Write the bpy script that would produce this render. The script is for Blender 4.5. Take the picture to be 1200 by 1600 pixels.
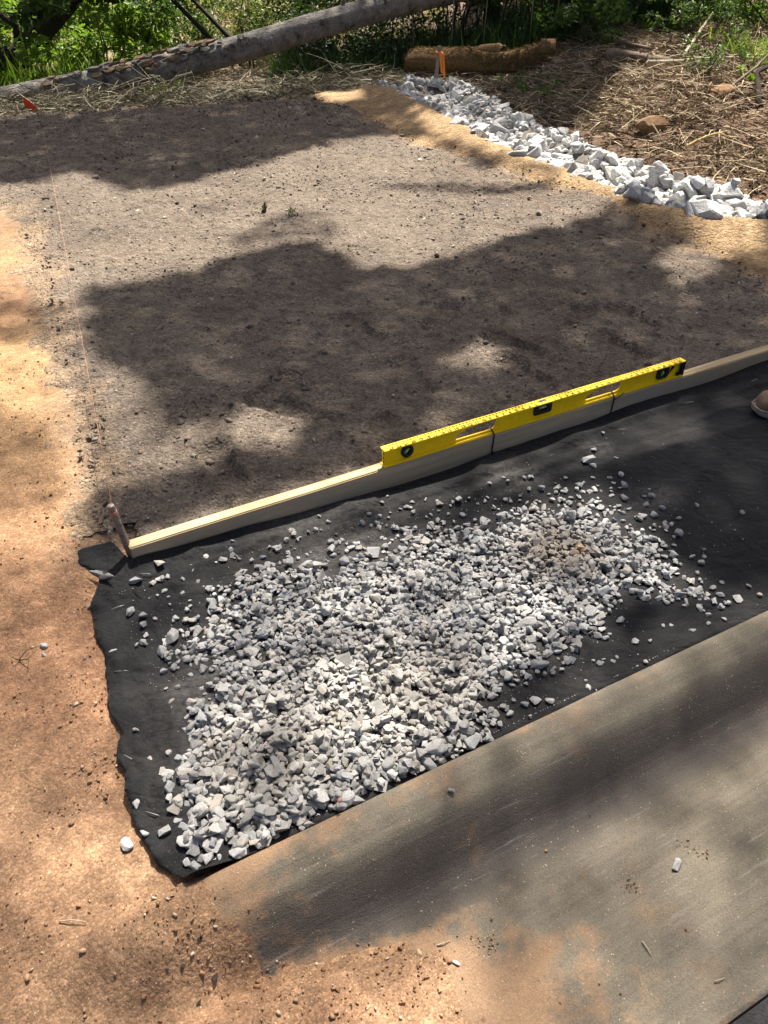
import bpy, bmesh, math, random
import numpy as np
from mathutils import Vector, Matrix, Euler

random.seed(7)
rng = np.random.default_rng(7)
for o in list(bpy.data.objects):
    bpy.data.objects.remove(o)
scene = bpy.context.scene
COL = scene.collection

# ------------------------------------------------------------------ camera, sky, sun, exposure
CAMH, PITCH, FPX = 1.40, math.radians(38), 1200.0
cam_d = bpy.data.cameras.new('camera')
cam_d.sensor_fit = 'VERTICAL'; cam_d.sensor_height = 36; cam_d.lens = 27
cam_d.clip_start = 0.05; cam_d.clip_end = 500
cam = bpy.data.objects.new('camera', cam_d); COL.objects.link(cam)
cam.location = (0, 0, CAMH); cam.rotation_euler = (math.radians(90) - PITCH, 0, 0)
scene.camera = cam

SUN_EL, SUN_AZ = math.radians(60), math.radians(14)       # azimuth: clockwise from +Y (behind the scene, a little right)
SUN = np.array([math.sin(SUN_AZ) * math.cos(SUN_EL), math.cos(SUN_AZ) * math.cos(SUN_EL), math.sin(SUN_EL)])
world = bpy.data.worlds.new('World'); scene.world = world; world.use_nodes = True
wn = world.node_tree; wn.nodes.clear()
sky = wn.nodes.new('ShaderNodeTexSky'); sky.sky_type = 'NISHITA'; sky.sun_disc = False
sky.sun_elevation = SUN_EL; sky.sun_rotation = SUN_AZ; sky.dust_density = 6.0; sky.ozone_density = 0.3; sky.air_density = 0.8
bg = wn.nodes.new('ShaderNodeBackground'); bg.inputs['Strength'].default_value = 0.05
wo = wn.nodes.new('ShaderNodeOutputWorld')
wn.links.new(sky.outputs[0], bg.inputs[0]); wn.links.new(bg.outputs[0], wo.inputs[0])
sun_d = bpy.data.lights.new('sun', 'SUN'); sun_d.energy = 5.0; sun_d.angle = math.radians(0.53)
sun_d.color = (1.0, 0.93, 0.83)
sun = bpy.data.objects.new('sun', sun_d); COL.objects.link(sun)
sun.rotation_euler = Vector(tuple(-SUN)).to_track_quat('-Z', 'Y').to_euler()
vs = scene.view_settings
vs.view_transform = 'Standard'; vs.look = 'None'; vs.gamma = 1.0; vs.exposure = 1.6
vs.use_curve_mapping = False

# ------------------------------------------------------------------ helpers
CP, SP = math.cos(PITCH), math.sin(PITCH)
def ray(px, py):
    dx = (px - 600) / FPX; up = (800 - py) / FPX
    return np.array([dx, CP + up * SP, -SP + up * CP])
def at(px, py, z=0.0):
    d = ray(px, py)
    return np.array([0, 0, CAMH]) + d * ((z - CAMH) / d[2])
def atY(px, py, Y):
    d = ray(px, py)
    return np.array([0, 0, CAMH]) + d * (Y / d[1])
def project(x, y, z):
    zz = z - CAMH
    dep = y * CP - zz * SP
    upv = y * SP + zz * CP
    dep = np.where(dep < 0.05, 0.05, dep)
    return 600 + FPX * x / dep, 800 - FPX * upv / dep, dep

def smooth(a, b, x):
    t = np.clip((x - a) / (b - a), 0, 1)
    return t * t * (3 - 2 * t)

def hash2(ix, iy, seed):
    h = (ix.astype(np.int64) * 374761393 + iy.astype(np.int64) * 668265263 + seed * 1442695041) & 0xFFFFFFFF
    h = ((h ^ (h >> 13)) * 1274126177) & 0xFFFFFFFF
    return ((h ^ (h >> 16)) & 0xFFFF) / 65535.0
def vnoise(x, y, seed=0):
    x = np.asarray(x, float); y = np.asarray(y, float)
    ix = np.floor(x); iy = np.floor(y); fx = x - ix; fy = y - iy
    fx = fx * fx * (3 - 2 * fx); fy = fy * fy * (3 - 2 * fy)
    a = hash2(ix, iy, seed); b = hash2(ix + 1, iy, seed); c = hash2(ix, iy + 1, seed); d = hash2(ix + 1, iy + 1, seed)
    return (a + (b - a) * fx) * (1 - fy) + (c + (d - c) * fx) * fy - 0.5
def fbm(x, y, scale, octaves=4, seed=0, gain=0.5):
    v = 0; amp = 1; tot = 0
    for i in range(octaves):
        v = v + amp * vnoise(x * scale + 17.3 * i, y * scale - 9.1 * i, seed + i); tot += amp
        amp *= gain; scale *= 2.03
    return v / tot * 2        # about -1..1

def seg_dist(px, py, poly, closed=False):
    """distance and sign (positive to the left of the polyline direction)"""
    best = np.full(np.shape(px), 1e9); sgn = np.ones(np.shape(px))
    n = len(poly)
    for i in range(n if closed else n - 1):
        ax, ay = poly[i]; bx, by = poly[(i + 1) % n]
        ex, ey = bx - ax, by - ay; L2 = ex * ex + ey * ey + 1e-12
        t = np.clip(((px - ax) * ex + (py - ay) * ey) / L2, 0, 1)
        dx = px - (ax + t * ex); dy = py - (ay + t * ey)
        d = dx * dx + dy * dy
        cr = ex * (py - ay) - ey * (px - ax)
        m = d < best
        best = np.where(m, d, best); sgn = np.where(m, np.where(cr >= 0, 1, -1), sgn)
    return np.sqrt(best), sgn
def in_poly(px, py, poly):
    ins = np.zeros(np.shape(px), bool); n = len(poly); j = n - 1
    for i in range(n):
        xi, yi = poly[i]; xj, yj = poly[j]
        c = ((yi > py) != (yj > py)) & (px < (xj - xi) * (py - yi) / (yj - yi + 1e-12) + xi)
        ins ^= c; j = i
    return ins
def poly_sd(px, py, poly):       # positive inside
    d, _ = seg_dist(px, py, poly, True)
    return np.where(in_poly(px, py, poly), d, -d)

def mesh_np(name, verts, faces, mats=None, smooth_shade=True, colors=None):
    """faces: list of (M,k) integer arrays"""
    me = bpy.data.meshes.new(name)
    verts = np.ascontiguousarray(verts, dtype=np.float32)
    me.vertices.add(len(verts)); me.vertices.foreach_set('co', verts.ravel())
    faces = [np.asarray(f, dtype=np.int32) for f in faces if len(f)]
    loops = np.concatenate([f.ravel() for f in faces])
    tot = np.concatenate([np.full(len(f), f.shape[1], np.int32) for f in faces])
    start = np.concatenate([[0], np.cumsum(tot)[:-1]]).astype(np.int32)
    me.loops.add(len(loops)); me.loops.foreach_set('vertex_index', loops.astype(np.int32))
    me.polygons.add(len(tot)); me.polygons.foreach_set('loop_start', start); me.polygons.foreach_set('loop_total', tot)
    me.polygons.foreach_set('use_smooth', np.full(len(tot), smooth_shade))
    if colors is not None:
        for cname, c in colors.items():
            at_ = me.color_attributes.new(cname, 'FLOAT_COLOR', 'POINT')
            c4 = np.ones((len(verts), 4), np.float32); c4[:, :3] = c
            at_.data.foreach_set('color', c4.ravel())
    for m in (mats or []):
        me.materials.append(m)
    me.update(calc_edges=True)
    return me
def link(name, data, parent=None, loc=None):
    o = bpy.data.objects.new(name, data); COL.objects.link(o)
    if parent is not None: o.parent = parent
    if loc is not None: o.location = tuple(loc)
    return o
def tag(o, label=None, cat=None, group=None, kind=None):
    if label: o['label'] = label
    if cat: o['category'] = cat
    if group: o['group'] = group
    if kind: o['kind'] = kind
    return o
def empty(name, loc=(0, 0, 0), rz=0):
    o = bpy.data.objects.new(name, None); COL.objects.link(o)
    o.location = tuple(loc); o.rotation_euler = (0, 0, rz); o.empty_display_size = 0.05
    return o
def bm_obj(name, bm, m, parent=None, smooth_shade=False):
    me = bpy.data.meshes.new(name); bm.normal_update(); bm.to_mesh(me); bm.free()
    if m: me.materials.append(m)
    if smooth_shade:
        for p in me.polygons: p.use_smooth = True
    return link(name, me, parent)
def bx(bm, c, s, rot=None, bevel=0.0):
    r = bmesh.ops.create_cube(bm, size=1.0)
    M = Matrix.Translation(Vector(c)) @ (rot.to_matrix().to_4x4() if rot else Matrix()) @ Matrix.Diagonal((s[0], s[1], s[2], 1))
    bmesh.ops.transform(bm, matrix=M, verts=r['verts'])
    if bevel:
        es = list({e for v in r['verts'] for e in v.link_edges})
        bmesh.ops.bevel(bm, geom=es, offset=bevel, segments=2, affect='EDGES', clamp_overlap=True)
def tube_np(pts, rad, sides=8, wob=0.0, seed=0, cap=True):
    pts = np.asarray(pts, float); n = len(pts); rad = np.broadcast_to(np.asarray(rad, float), (n,))
    T = np.gradient(pts, axis=0); T /= np.linalg.norm(T, axis=1)[:, None] + 1e-12
    ref = np.array([0, 0, 1.0]) if abs(T[0][2]) < 0.9 else np.array([1.0, 0, 0])
    V = []
    u = np.cross(ref, T[0]); u /= np.linalg.norm(u)
    for i in range(n):
        u = u - T[i] * (u @ T[i]); u /= np.linalg.norm(u) + 1e-12
        w = np.cross(T[i], u)
        a = np.linspace(0, 2 * math.pi, sides, endpoint=False)
        r = rad[i] * (1 + wob * vnoise(np.cos(a) * 2 + seed, np.sin(a) * 2 + i * 0.35, seed))
        V.append(pts[i] + np.outer(np.cos(a) * r, u) + np.outer(np.sin(a) * r, w))
    V = np.concatenate(V)
    i = np.arange(n - 1)[:, None] * sides; j = np.arange(sides)[None]; j2 = (j + 1) % sides
    Q = np.stack([i + j, i + j2, i + sides + j2, i + sides + j], -1).reshape(-1, 4)
    F = [Q]
    if cap:
        V = np.concatenate([V, [pts[0]], [pts[-1]]]); c0 = n * sides
        jj = np.arange(sides)
        F.append(np.stack([np.full(sides, c0), (jj + 1) % sides, jj], -1))
        F.append(np.stack([np.full(sides, c0 + 1), (n - 1) * sides + jj, (n - 1) * sides + (jj + 1) % sides], -1))
    return V, F
def merge(parts):
    V = []; F = {}; off = 0
    for v, fs in parts:
        V.append(v)
        for f in fs:
            F.setdefault(f.shape[1], []).append(f + off)
        off += len(v)
    return np.concatenate(V), [np.concatenate(x) for x in F.values()]
def tube_obj(name, pts, rad, m, parent=None, sides=8, wob=0.0, seed=0, smooth_shade=True):
    V, F = tube_np(pts, rad, sides, wob, seed)
    return link(name, mesh_np(name, V, F, [m], smooth_shade), parent)
def unit(v): return v / (np.linalg.norm(v, axis=-1, keepdims=True) + 1e-12)
def leaves_np(C, size, up=0.6, aspect=0.55, fold=0.25, along=None):
    """diamond leaves folded at the midrib"""
    n = len(C); size = np.broadcast_to(size, (n,))[:, None]
    N = unit(rng.normal(size=(n, 3)) + np.array([0, 0, up * 2.2]))
    A = rng.normal(size=(n, 3)) if along is None else along + 0.35 * rng.normal(size=(n, 3))
    A = unit(A - N * np.sum(A * N, 1, keepdims=True)); B = np.cross(N, A)
    p0 = C - A * size * 0.5; p3 = C + A * size * 0.5
    mid = C - A * size * 0.05 + N * size * fold * 0.5 * aspect
    l = mid + B * size * aspect * 0.5; r = mid - B * size * aspect * 0.5
    V = np.stack([p0, l, p3, r], 1).reshape(-1, 3)
    k = np.arange(n)[:, None] * 4
    F = np.concatenate([k + np.array([[0, 2, 1]]), k + np.array([[0, 3, 2]])])
    return V, [F]
def blades_np(base, direc, length, width, droop, seg=3, curl=0.3):
    """tapered ribbons"""
    n = len(base); length = np.broadcast_to(length, (n,))[:, None]; width = np.broadcast_to(width, (n,))[:, None]
    D = unit(direc); side = unit(np.cross(D, rng.normal(size=(n, 3))))
    bend = unit(rng.normal(size=(n, 3))) * curl
    V = []
    for i in range(seg + 1):
        t = i / seg
        P = base + D * length * t + bend * length * t * t + np.array([0, 0, -1.0]) * (np.broadcast_to(droop, (n,))[:, None] * length * t * t)
        w = width * (1 - 0.8 * t) * 0.5
        V += [P - side * w, P + side * w]
    V = np.stack(V, 1).reshape(-1, 3); m = 2 * (seg + 1)
    k = np.arange(n)[:, None] * m
    F = np.concatenate([k + np.array([[2 * i, 2 * i + 1, 2 * i + 3, 2 * i + 2]]) for i in range(seg)])
    return V, [F]

# ------------------------------------------------------------------ material helpers
class Mat:
    def __init__(s, name, rough=0.85, spec=0.3):
        s.m = bpy.data.materials.new(name); s.m.use_nodes = True
        s.t = s.m.node_tree; s.b = s.t.nodes['Principled BSDF']
        s.b.inputs['Roughness'].default_value = rough; s.b.inputs['Specular IOR Level'].default_value = spec
    def n(s, typ, **kw):
        x = s.t.nodes.new(typ)
        for k, v in kw.items():
            if k.startswith('_'): setattr(x, k[1:], v)
            else:
                key = int(k[1:]) if k[0] == 'i' and k[1:].isdigit() else k.replace('__', ' ')
                s.put(x.inputs[key], v)
        return x
    def put(s, inp, v):
        if hasattr(v, 'is_output'): s.t.links.new(v, inp)
        elif hasattr(v, 'outputs'): s.t.links.new(v.outputs[0], inp)
        else: inp.default_value = v
    def col(s, v): s.put(s.b.inputs['Base Color'], v)
    def pos(s): return s.n('ShaderNodeNewGeometry').outputs['Position']
    def obj(s): return s.n('ShaderNodeTexCoord').outputs['Object']
    def scale(s, vec, sc, rot=(0, 0, 0), loc=(0, 0, 0)):
        return s.n('ShaderNodeMapping', i0=vec, i1=loc, i2=rot, i3=sc).outputs[0]
    def noise(s, vec, scale, detail=4, rough=0.55, dist=0.0):
        return s.n('ShaderNodeTexNoise', Vector=vec, Scale=scale, Detail=detail, Roughness=rough, Distortion=dist).outputs[0]
    def ramp(s, fac, stops):
        r = s.n('ShaderNodeValToRGB', Fac=fac); cr = r.color_ramp
        while len(cr.elements) < len(stops): cr.elements.new(0.5)
        for e, (p, c) in zip(cr.elements, stops):
            e.position = p; e.color = (c, c, c, 1) if np.isscalar(c) else (c[0], c[1], c[2], 1)
        return r.outputs[0]
    def mix(s, fac, a, b, blend='MIX'):
        x = s.n('ShaderNodeMix', _data_type='RGBA', _blend_type=blend)
        s.put(x.inputs[0], fac)
        for i, v in ((6, a), (7, b)):
            if isinstance(v, tuple) and len(v) == 3: v = (*v, 1)
            s.put(x.inputs[i], v)
        return x.outputs[2]
    def math(s, op, a, b=0.0, clamp=False):
        x = s.n('ShaderNodeMath', _operation=op, i0=a, i1=b); x.use_clamp = clamp
        return x.outputs[0]
    def bump(s, h, strength=0.5, dist=0.01, normal=None):
        x = s.n('ShaderNodeBump', Height=h, Strength=strength, Distance=dist)
        if normal is not None: s.put(x.inputs['Normal'], normal)
        return x.outputs[0]
    def nrm(s, v): s.put(s.b.inputs['Normal'], v)
    def island(s):
        a = s.n('ShaderNodeNewGeometry').outputs['Random Per Island']; b = s.n('ShaderNodeObjectInfo').outputs['Random']
        return s.math('FRACT', s.math('ADD', a, b))

def earth_mat(name, attr=None, base=(0.3, 0.2, 0.1), dark=0.65, light=1.25, fine=260, bump=0.9, specks=None, dist=0.008, grain=None):
    M = Mat(name, 0.95, 0.15); p = M.pos()
    if attr: c = M.n('ShaderNodeVertexColor', _layer_name=attr).outputs[0]
    else: c = (*base, 1)
    n1 = M.noise(p, 2.3, 5); n2 = M.noise(p, 22, 5, 0.6); n3 = M.noise(p, fine, 3, 0.7)
    v = M.mix(1.0, c, M.ramp(n1, [(0.3, dark), (0.7, light)]), 'MULTIPLY')
    v = M.mix(0.8, v, M.ramp(n2, [(0.32, 0.68), (0.68, 1.22)]), 'MULTIPLY')
    v = M.mix(0.8, v, M.ramp(n3, [(0.3, 0.6), (0.7, 1.35)]), 'MULTIPLY')
    hg = None
    if grain:
        for g_, amt in grain:
            vc = M.n('ShaderNodeTexVoronoi', Vector=p, Scale=g_, Randomness=1.0)
            sc_ = M.n('ShaderNodeSeparateColor', i0=vc.outputs['Color']).outputs[0]
            v = M.mix(amt, v, M.ramp(sc_, [(0.0, 0.5), (0.5, 0.95), (0.9, 1.35), (1.0, 1.7)]), 'MULTIPLY')
            t_ = M.math('MULTIPLY', M.math('SUBTRACT', sc_, vc.outputs['Distance']), 26.0 / g_)
            hg = t_ if hg is None else M.math('ADD', hg, t_)
    if specks:
        vo = M.n('ShaderNodeTexVoronoi', Vector=p, Scale=specks[0])
        f = M.math('MULTIPLY', M.ramp(vo.outputs[0], [(0.08, 1.0), (0.16, 0.0)]), M.ramp(M.noise(p, specks[0] * 0.21, 2), [(0.5, 0.0), (0.62, 1.0)]))
        v = M.mix(f, v, specks[1])
    M.col(v)
    h = M.math('ADD', M.math('MULTIPLY', M.noise(p, 60, 6, 0.65), 1.0), M.math('MULTIPLY', n3, 0.5))
    if hg is not None: h = M.math('ADD', M.math('MULTIPLY', M.noise(p, 30, 5, 0.6), 0.8), hg)
    M.nrm(M.bump(h, bump, dist))
    return M.m

def stone_mat(name, lo, hi, scale=1.0, bump=0.5, stain=None):
    M = Mat(name, 0.9, 0.2); p = M.pos(); r = M.island()
    c = M.ramp(r, [(0.0, lo), (0.45, tuple((a + b) / 2 for a, b in zip(lo, hi))), (0.8, hi), (1.0, tuple(min(1, x * 1.08) for x in hi))])
    n1 = M.noise(p, 45 * scale, 5, 0.65); n2 = M.noise(p, 420 * scale, 2, 0.6)
    c = M.mix(0.7, c, M.ramp(n1, [(0.3, 0.72), (0.7, 1.18)]), 'MULTIPLY')
    c = M.mix(0.55, c, M.ramp(n2, [(0.34, 0.5), (0.6, 1.15)]), 'MULTIPLY')
    tint = M.math('FRACT', M.math('MULTIPLY', r, 7.31))
    c = M.mix(M.ramp(tint, [(0.8, 0.0), (0.9, 0.35)]), c, (0.33, 0.27, 0.20))
    c = M.mix(M.ramp(M.math('FRACT', M.math('MULTIPLY', r, 13.7)), [(0.82, 0.0), (0.9, 0.25)]), c, (0.22, 0.27, 0.31))
    if stain:
        for (q, rad, colr, amt) in stain:
            d = M.n('ShaderNodeVectorMath', _operation='DISTANCE', i0=p, i1=tuple(q)).outputs['Value']
            d = M.math('ADD', d, M.math('MULTIPLY', M.math('SUBTRACT', M.noise(p, 14, 3), 0.5), 0.12))
            c = M.mix(M.ramp(M.math('DIVIDE', d, rad), [(0.35, amt), (1.0, 0.0)]), c, colr)
    M.col(c)
    M.nrm(M.bump(M.math('ADD', M.noise(p, 90 * scale, 5, 0.6), M.math('MULTIPLY', n2, 0.25)), bump, 0.004 / scale))
    return M.m

def leaf_mat(name, c0, c1, trans=0.35, rough=0.5):
    M = Mat(name, rough, 0.35); r = M.island(); p = M.pos()
    c = M.ramp(r, [(0.0, c0), (0.6, tuple((a + b) / 2 for a, b in zip(c0, c1))), (1.0, c1)])
    c = M.mix(0.5, c, M.ramp(M.noise(p, 1.3, 3), [(0.3, 0.6), (0.7, 1.35)]), 'MULTIPLY')
    M.col(c)
    tr = M.n('ShaderNodeBsdfTranslucent'); M.put(tr.inputs[0], M.mix(0.6, c, (0.9, 1.0, 0.25), 'MULTIPLY'))
    mx = M.n('ShaderNodeMixShader', i0=trans); M.put(mx.inputs[1], M.b.outputs[0]); M.put(mx.inputs[2], tr.outputs[0])
    M.t.links.new(mx.outputs[0], M.t.nodes['Material Output'].inputs[0])
    return M.m
def plain(name, c, rough=0.6, spec=0.4, metal=0.0, var=0.0, nscale=30, bump=0.0):
    M = Mat(name, rough, spec); M.b.inputs['Metallic'].default_value = metal
    if var:
        p = M.pos(); n = M.noise(p, nscale, 5, 0.6)
        M.col(M.mix(1.0, (*c, 1), M.ramp(n, [(0.3, 1 - var), (0.7, 1 + var)]), 'MULTIPLY'))
        if bump: M.nrm(M.bump(n, bump, 0.004))
    else: M.col((*c, 1))
    return M.m

# ------------------------------------------------------------------ layout lines (metres on the ground)
K0 = at(290, 1380, .03); K1 = at(1200, 950, .03)
KU = unit(K1 - K0); KN = np.array([KU[1], -KU[0], 0])           # along the kerb; towards the road
B0 = at(203, 857, .085); B1 = at(1200, 547, .085)
BU = unit(B1 - B0); BN = np.array([-BU[1], BU[0], 0])           # along the board; away from the path
B_ANG = math.atan2(BU[1], BU[0]); K_ANG = math.atan2(KU[1], KU[0])
def ks(x, y): return (x - K0[0]) * KU[0] + (y - K0[1]) * KU[1]
def km(x, y): return -((x - K0[0]) * KN[0] + (y - K0[1]) * KN[1])   # away from the road, into the path
def bn_(x, y): return (x - B0[0]) * BN[0] + (y - B0[1]) * BN[1]
P2 = lambda px, py, z=0.0: tuple(at(px, py, z)[:2])

RIP_L = [P2(598, 150, .03), P2(680, 185, .07), P2(760, 232, .08), P2(880, 280, .08), P2(1000, 330, .08), P2(1090, 353, .08), P2(1200, 362, .08), (3.0, 3.95), (5, 3.6)]
RIP_R = [(0.02, 8.75), (0.72, 8.62), (1.08, 7.0), (1.28, 6.3), (1.60, 5.6), (1.78, 5.2), (2.05, 4.72), (3.0, 4.45), (5, 4.1)]
BED_R = [P2(490, 160), P2(560, 185), P2(690, 250), P2(800, 290), P2(940, 340), P2(1020, 380), P2(1100, 410), P2(1200, 455), (2.6, 2.9), (3.6, 2.6)]
BED_L = [P2(-60, 330), P2(35, 335), P2(70, 420), P2(92, 490), P2(112, 570), P2(148, 700), P2(160, 790), P2(165, 850)]
FAR = [P2(-300, 215), P2(0, 195), P2(150, 185), P2(300, 175), P2(490, 160)]
BED = BED_L[::-1] + [P2(-200, 300)] + FAR + BED_R + [(3.6, 2.0), (-0.3, 1.35)]

# kerb profile: distance towards the road from the crest -> height
KP = np.array([(-0.001, .018), (.006, .028), (.02, .031), (.05, .028), (.08, .018), (.105, -.002), (.13, -.031), (.150, -.056), (.170, -.074), (.192, -.083), (.225, -.085), (.3, -.079), (.45, -.066), (.60, -.056)])
def kprof(d): return np.interp(d, KP[:, 0], KP[:, 1])
# where the dirt stops covering the concrete: along-kerb position for each distance from the crest
DB = np.array([(-.3, 0.02), (0.0, 0.0), (.05, .01), (.09, .03), (.15, .075), (.18, .12), (.20, .22), (.23, .32), (.3, .37), (.4, .36), (.6, .30), (.8, .25)])

def H(x, y, detail=True):
    x = np.asarray(x, float); y = np.asarray(y, float)
    z = np.zeros(np.broadcast(x, y).shape)
    s = ks(x, y); m = km(x, y)
    z = z + 0.042 * smooth(.76, .95, m) - 0.045 * smooth(0.1, -.4, m)
    z = z + 0.012 * fbm(x, y, 1.1, 3, 5)
    if detail:
        z = z + (0.010 * fbm(x, y, 6, 4, 11) + 0.0035 * fbm(x, y, 34, 2, 14)) * smooth(14, 2, y)
    # ground falls away behind the bed on the left
    d, sg = seg_dist(x, y, FAR + [(0.2, 8.6), (2, 9.6), (8, 13)])
    z = z - 0.18 * smooth(0.12, 1.2, d * sg) * smooth(1.0, -0.4, x) * smooth(-9, -3, -np.abs(x))
    # swale with the rocks, the berm beside it and the bank behind
    dl, sl = seg_dist(x, y, RIP_L); dr, sr = seg_dist(x, y, RIP_R)
    z = z + 0.085 * np.exp(-((dl * np.where(sl < 0, 1, 1) ) / 0.24) ** 2) * smooth(8.9, 7.6, y) * np.where(sl < 0, 1, np.exp(-(dl / 0.2) ** 2))
    inside = (sl > 0) & (sr < 0)
    z = z - 0.10 * smooth(0.02, 0.18, np.minimum(dl, dr)) * inside
    db = np.where((sr > 0), dr, 0)
    z = z + (0.30 * smooth(0.0, 1.3, db) + 0.16 * smooth(1.2, 3.4, db)) * smooth(0.9, 2.4, x)
    z = z + 0.05 * fbm(x, y, 1.7, 3, 31) * smooth(0.1, 1.0, db)
    # under the concrete, except where dirt spills over it
    d0 = -m
    sb = np.interp(d0, DB[:, 0], DB[:, 1]) + 0.025 * fbm(x, y, 9, 3, 41)
    over = sb - s
    zk = kprof(d0) + np.clip(over * 0.09, -0.08, 0.014) + (0.0035 * fbm(x, y, 30, 3, 43) + .001) * smooth(-.25, 0.0, over)
    on = (d0 > -0.012) & (d0 < 0.66)
    cover = smooth(0.02, 0.30, over)
    zc = zk * (1 - cover) + z * cover
    z = np.where(on, zc, z)
    z = np.where(d0 >= 0.66, -0.14 + 0.09 * smooth(0.0, 0.3, over), z)
    if not detail: return z
    z = z - 0.05 * smooth(0.12, 0.3, poly_sd(x, y, BED)) * (m > .9)
    # excavated path under the fabric
    sL = np.interp(m, [-.02, .05, .15, .3, .5, .7, .85, 1.0], [0, -.03, -.055, -.045, -.03, -.016, .03, .09])
    ex = smooth(sL + .04, sL + .13, s) * smooth(0.0, 0.03, m) * smooth(.945, .915, m - 0.0146 * (s - .12)) * smooth(4.4, 4.0, s)
    z = z + (-0.03 - z) * ex
    return z

def nonuniform(lo, hi, c0, c1, fine, grow, maxstep):
    mid = list(np.arange(c0, c1 + 1e-6, fine)); st = fine; v = c1; up = []
    while v < hi:
        st = min(st * grow, maxstep); v += st; up.append(v)
    st = fine; v = c0; dn = []
    while v > lo:
        st = min(st * grow, maxstep); v -= st; dn.append(v)
    return np.array(dn[::-1] + mid + up)
def grid_faces(nx, ny):
    i = np.arange(nx - 1)[:, None]; j = np.arange(ny - 1)[None]
    a = i * ny + j
    return np.stack([a, a + ny, a + ny + 1, a + 1], -1).reshape(-1, 4)

# ------------------------------------------------------------------ the setting
M_ground = earth_mat('ground_earth', attr='zone', dark=0.78, light=1.2, fine=300, bump=1.0, specks=(95, (0.52, 0.42, 0.31)), dist=0.007, grain=[(280, .5), (120, .3)])
gx = nonuniform(-60, 60, -1.7, 1.0, 0.0105, 1.05, 4.0); gy = nonuniform(-30, 110, 0.25, 2.1, 0.0105, 1.026, 4.0)
GX, GY = np.meshgrid(gx, gy, indexing='ij')
GZ = H(GX, GY)
clay = np.array([0.272, 0.168, 0.100]); clay_red = np.array([0.245, 0.138, 0.080]); ochre = np.array([0.35, 0.22, 0.112])
mulch = np.array([0.115, 0.082, 0.056]); field = np.array([0.30, 0.25, 0.15]); bank_c = np.array([0.15, 0.095, 0.062])
w = smooth(-0.5, 0.6, fbm(GX, GY, 1.6, 3, 61))[..., None]
zone = clay * w + clay_red * (1 - w)
w = (smooth(-0.1, 0.5, fbm(GX, GY, 0.9, 3, 77)) * smooth(1.2, 2.6, GY))[..., None]; zone = zone * (1 - w) + ochre * w
d, sg = seg_dist(GX, GY, [(-12, 4.2)] + FAR + [(0.05, 8.35), (0.7, 8.5)] + RIP_R[2:])
w = smooth(-0.12, 0.12, d * sg + 0.2 * fbm(GX, GY, 3, 3, 5))[..., None]
wb = smooth(1.0, 2.0, GX)[..., None]
zone = zone * (1 - w) + (mulch * (1 - wb) + bank_c * wb) * w
dl_, sl_ = seg_dist(GX, GY, RIP_L); dr_, sr_ = seg_dist(GX, GY, RIP_R)
w = ((sl_ > 0) & (sr_ < 0) & (GY < 9))[..., None] * 1.0; zone = zone * (1 - w) + np.array([0.17, 0.155, 0.135]) * w
w = (smooth(10.5, 12.5, GY) * smooth(0.5, -1.5, GX))[..., None]; zone = zone * (1 - w) + field * w
w = (smooth(-.16, .04, poly_sd(GX, GY, BED) + .16 * fbm(GX, GY, 6, 4, 57, .65)) * (km(GX, GY) > .5) * .65)[..., None]
zone = zone * (1 - w) + np.array([0.20, 0.155, 0.118]) * w
V = np.stack([GX, GY, GZ], -1).reshape(-1, 3)
ground = link('ground', mesh_np('ground', V, [grid_faces(len(gx), len(gy))], [M_ground], True, {'zone': zone.reshape(-1, 3)}))
tag(ground, 'bare orange clay ground with brown litter further back', kind='structure')

# the dark soil of the graded bed
M_soil = earth_mat('bed_soil', attr='zone', base=(0.185, 0.150, 0.122), dark=0.8, light=1.2, fine=150, bump=1.0, specks=(90, (0.36, 0.31, 0.26)), dist=0.018, grain=[(150, .5), (70, .28)])
sx = np.arange(-3.5, 2.7, 0.0125); sy = np.arange(1.5, 8.3, 0.0135)
SX, SY = np.meshgrid(sx, sy, indexing='ij')
sd = poly_sd(SX, SY, BED) + 0.10 * fbm(SX, SY, 2.2, 4, 3, 0.6)
FOOT = []   # boot prints in the soil: (px, py, length, yaw)
for (px, py, L, yaw) in [(640, 590, .29, 1.9), (800, 545, .29, 2.3), (905, 500, .29, 1.2), (770, 480, .28, 1.9), (965, 545, .29, 2.2), (600, 690, .28, 1.6), (480, 650, .29, 2.6),
                         (820, 590, .28, 2.1), (345, 735, .26, 2.0), (1060, 445, .27, 1.5), (990, 500, .28, 2.0), (690, 500, .27, 1.2), (430, 610, .27, 1.1), (560, 520, .27, 2.2)]:
    FOOT.append((*at(px, py, .05)[:2], L, yaw))
def bed_z(x, y):
    z = H(x, y, False) + 0.008 + 0.011 * fbm(x, y, 2.6, 3, 8) + 0.011 * fbm(x, y, 11, 4, 9, 0.6)
    z = z + 0.010 * np.maximum(fbm(x, y, 26, 3, 19, 0.6) - 0.05, 0) * 2 + 0.0035 * fbm(x, y, 48, 2, 20)
    for fx, fy, L, yaw in FOOT:
        c, s_ = math.cos(yaw), math.sin(yaw)
        u = (x - fx) * c + (y - fy) * s_; v = -(x - fx) * s_ + (y - fy) * c
        wdt = 0.052 - 0.012 * np.cos(u / L * 6.0)
        r = np.maximum(np.abs(u) / (L * 0.5), np.abs(v) / wdt)
        r = np.sqrt((np.abs(u) / (L * 0.5)) ** 4 + (np.abs(v) / wdt) ** 4) ** 0.5
        z = z - 0.020 * smooth(1.12, 0.86, r) + 0.008 * np.exp(-((r - 1.25) / 0.16) ** 2)
    return z
SZ = bed_z(SX, SY) + np.clip(sd * 0.16, -0.06, 0.012)
keep = (sd > -0.25) & (bn_(SX, SY) > 0.022) & ~((ks(SX, SY) < .15) & (km(SX, SY) < 1.04))
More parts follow.
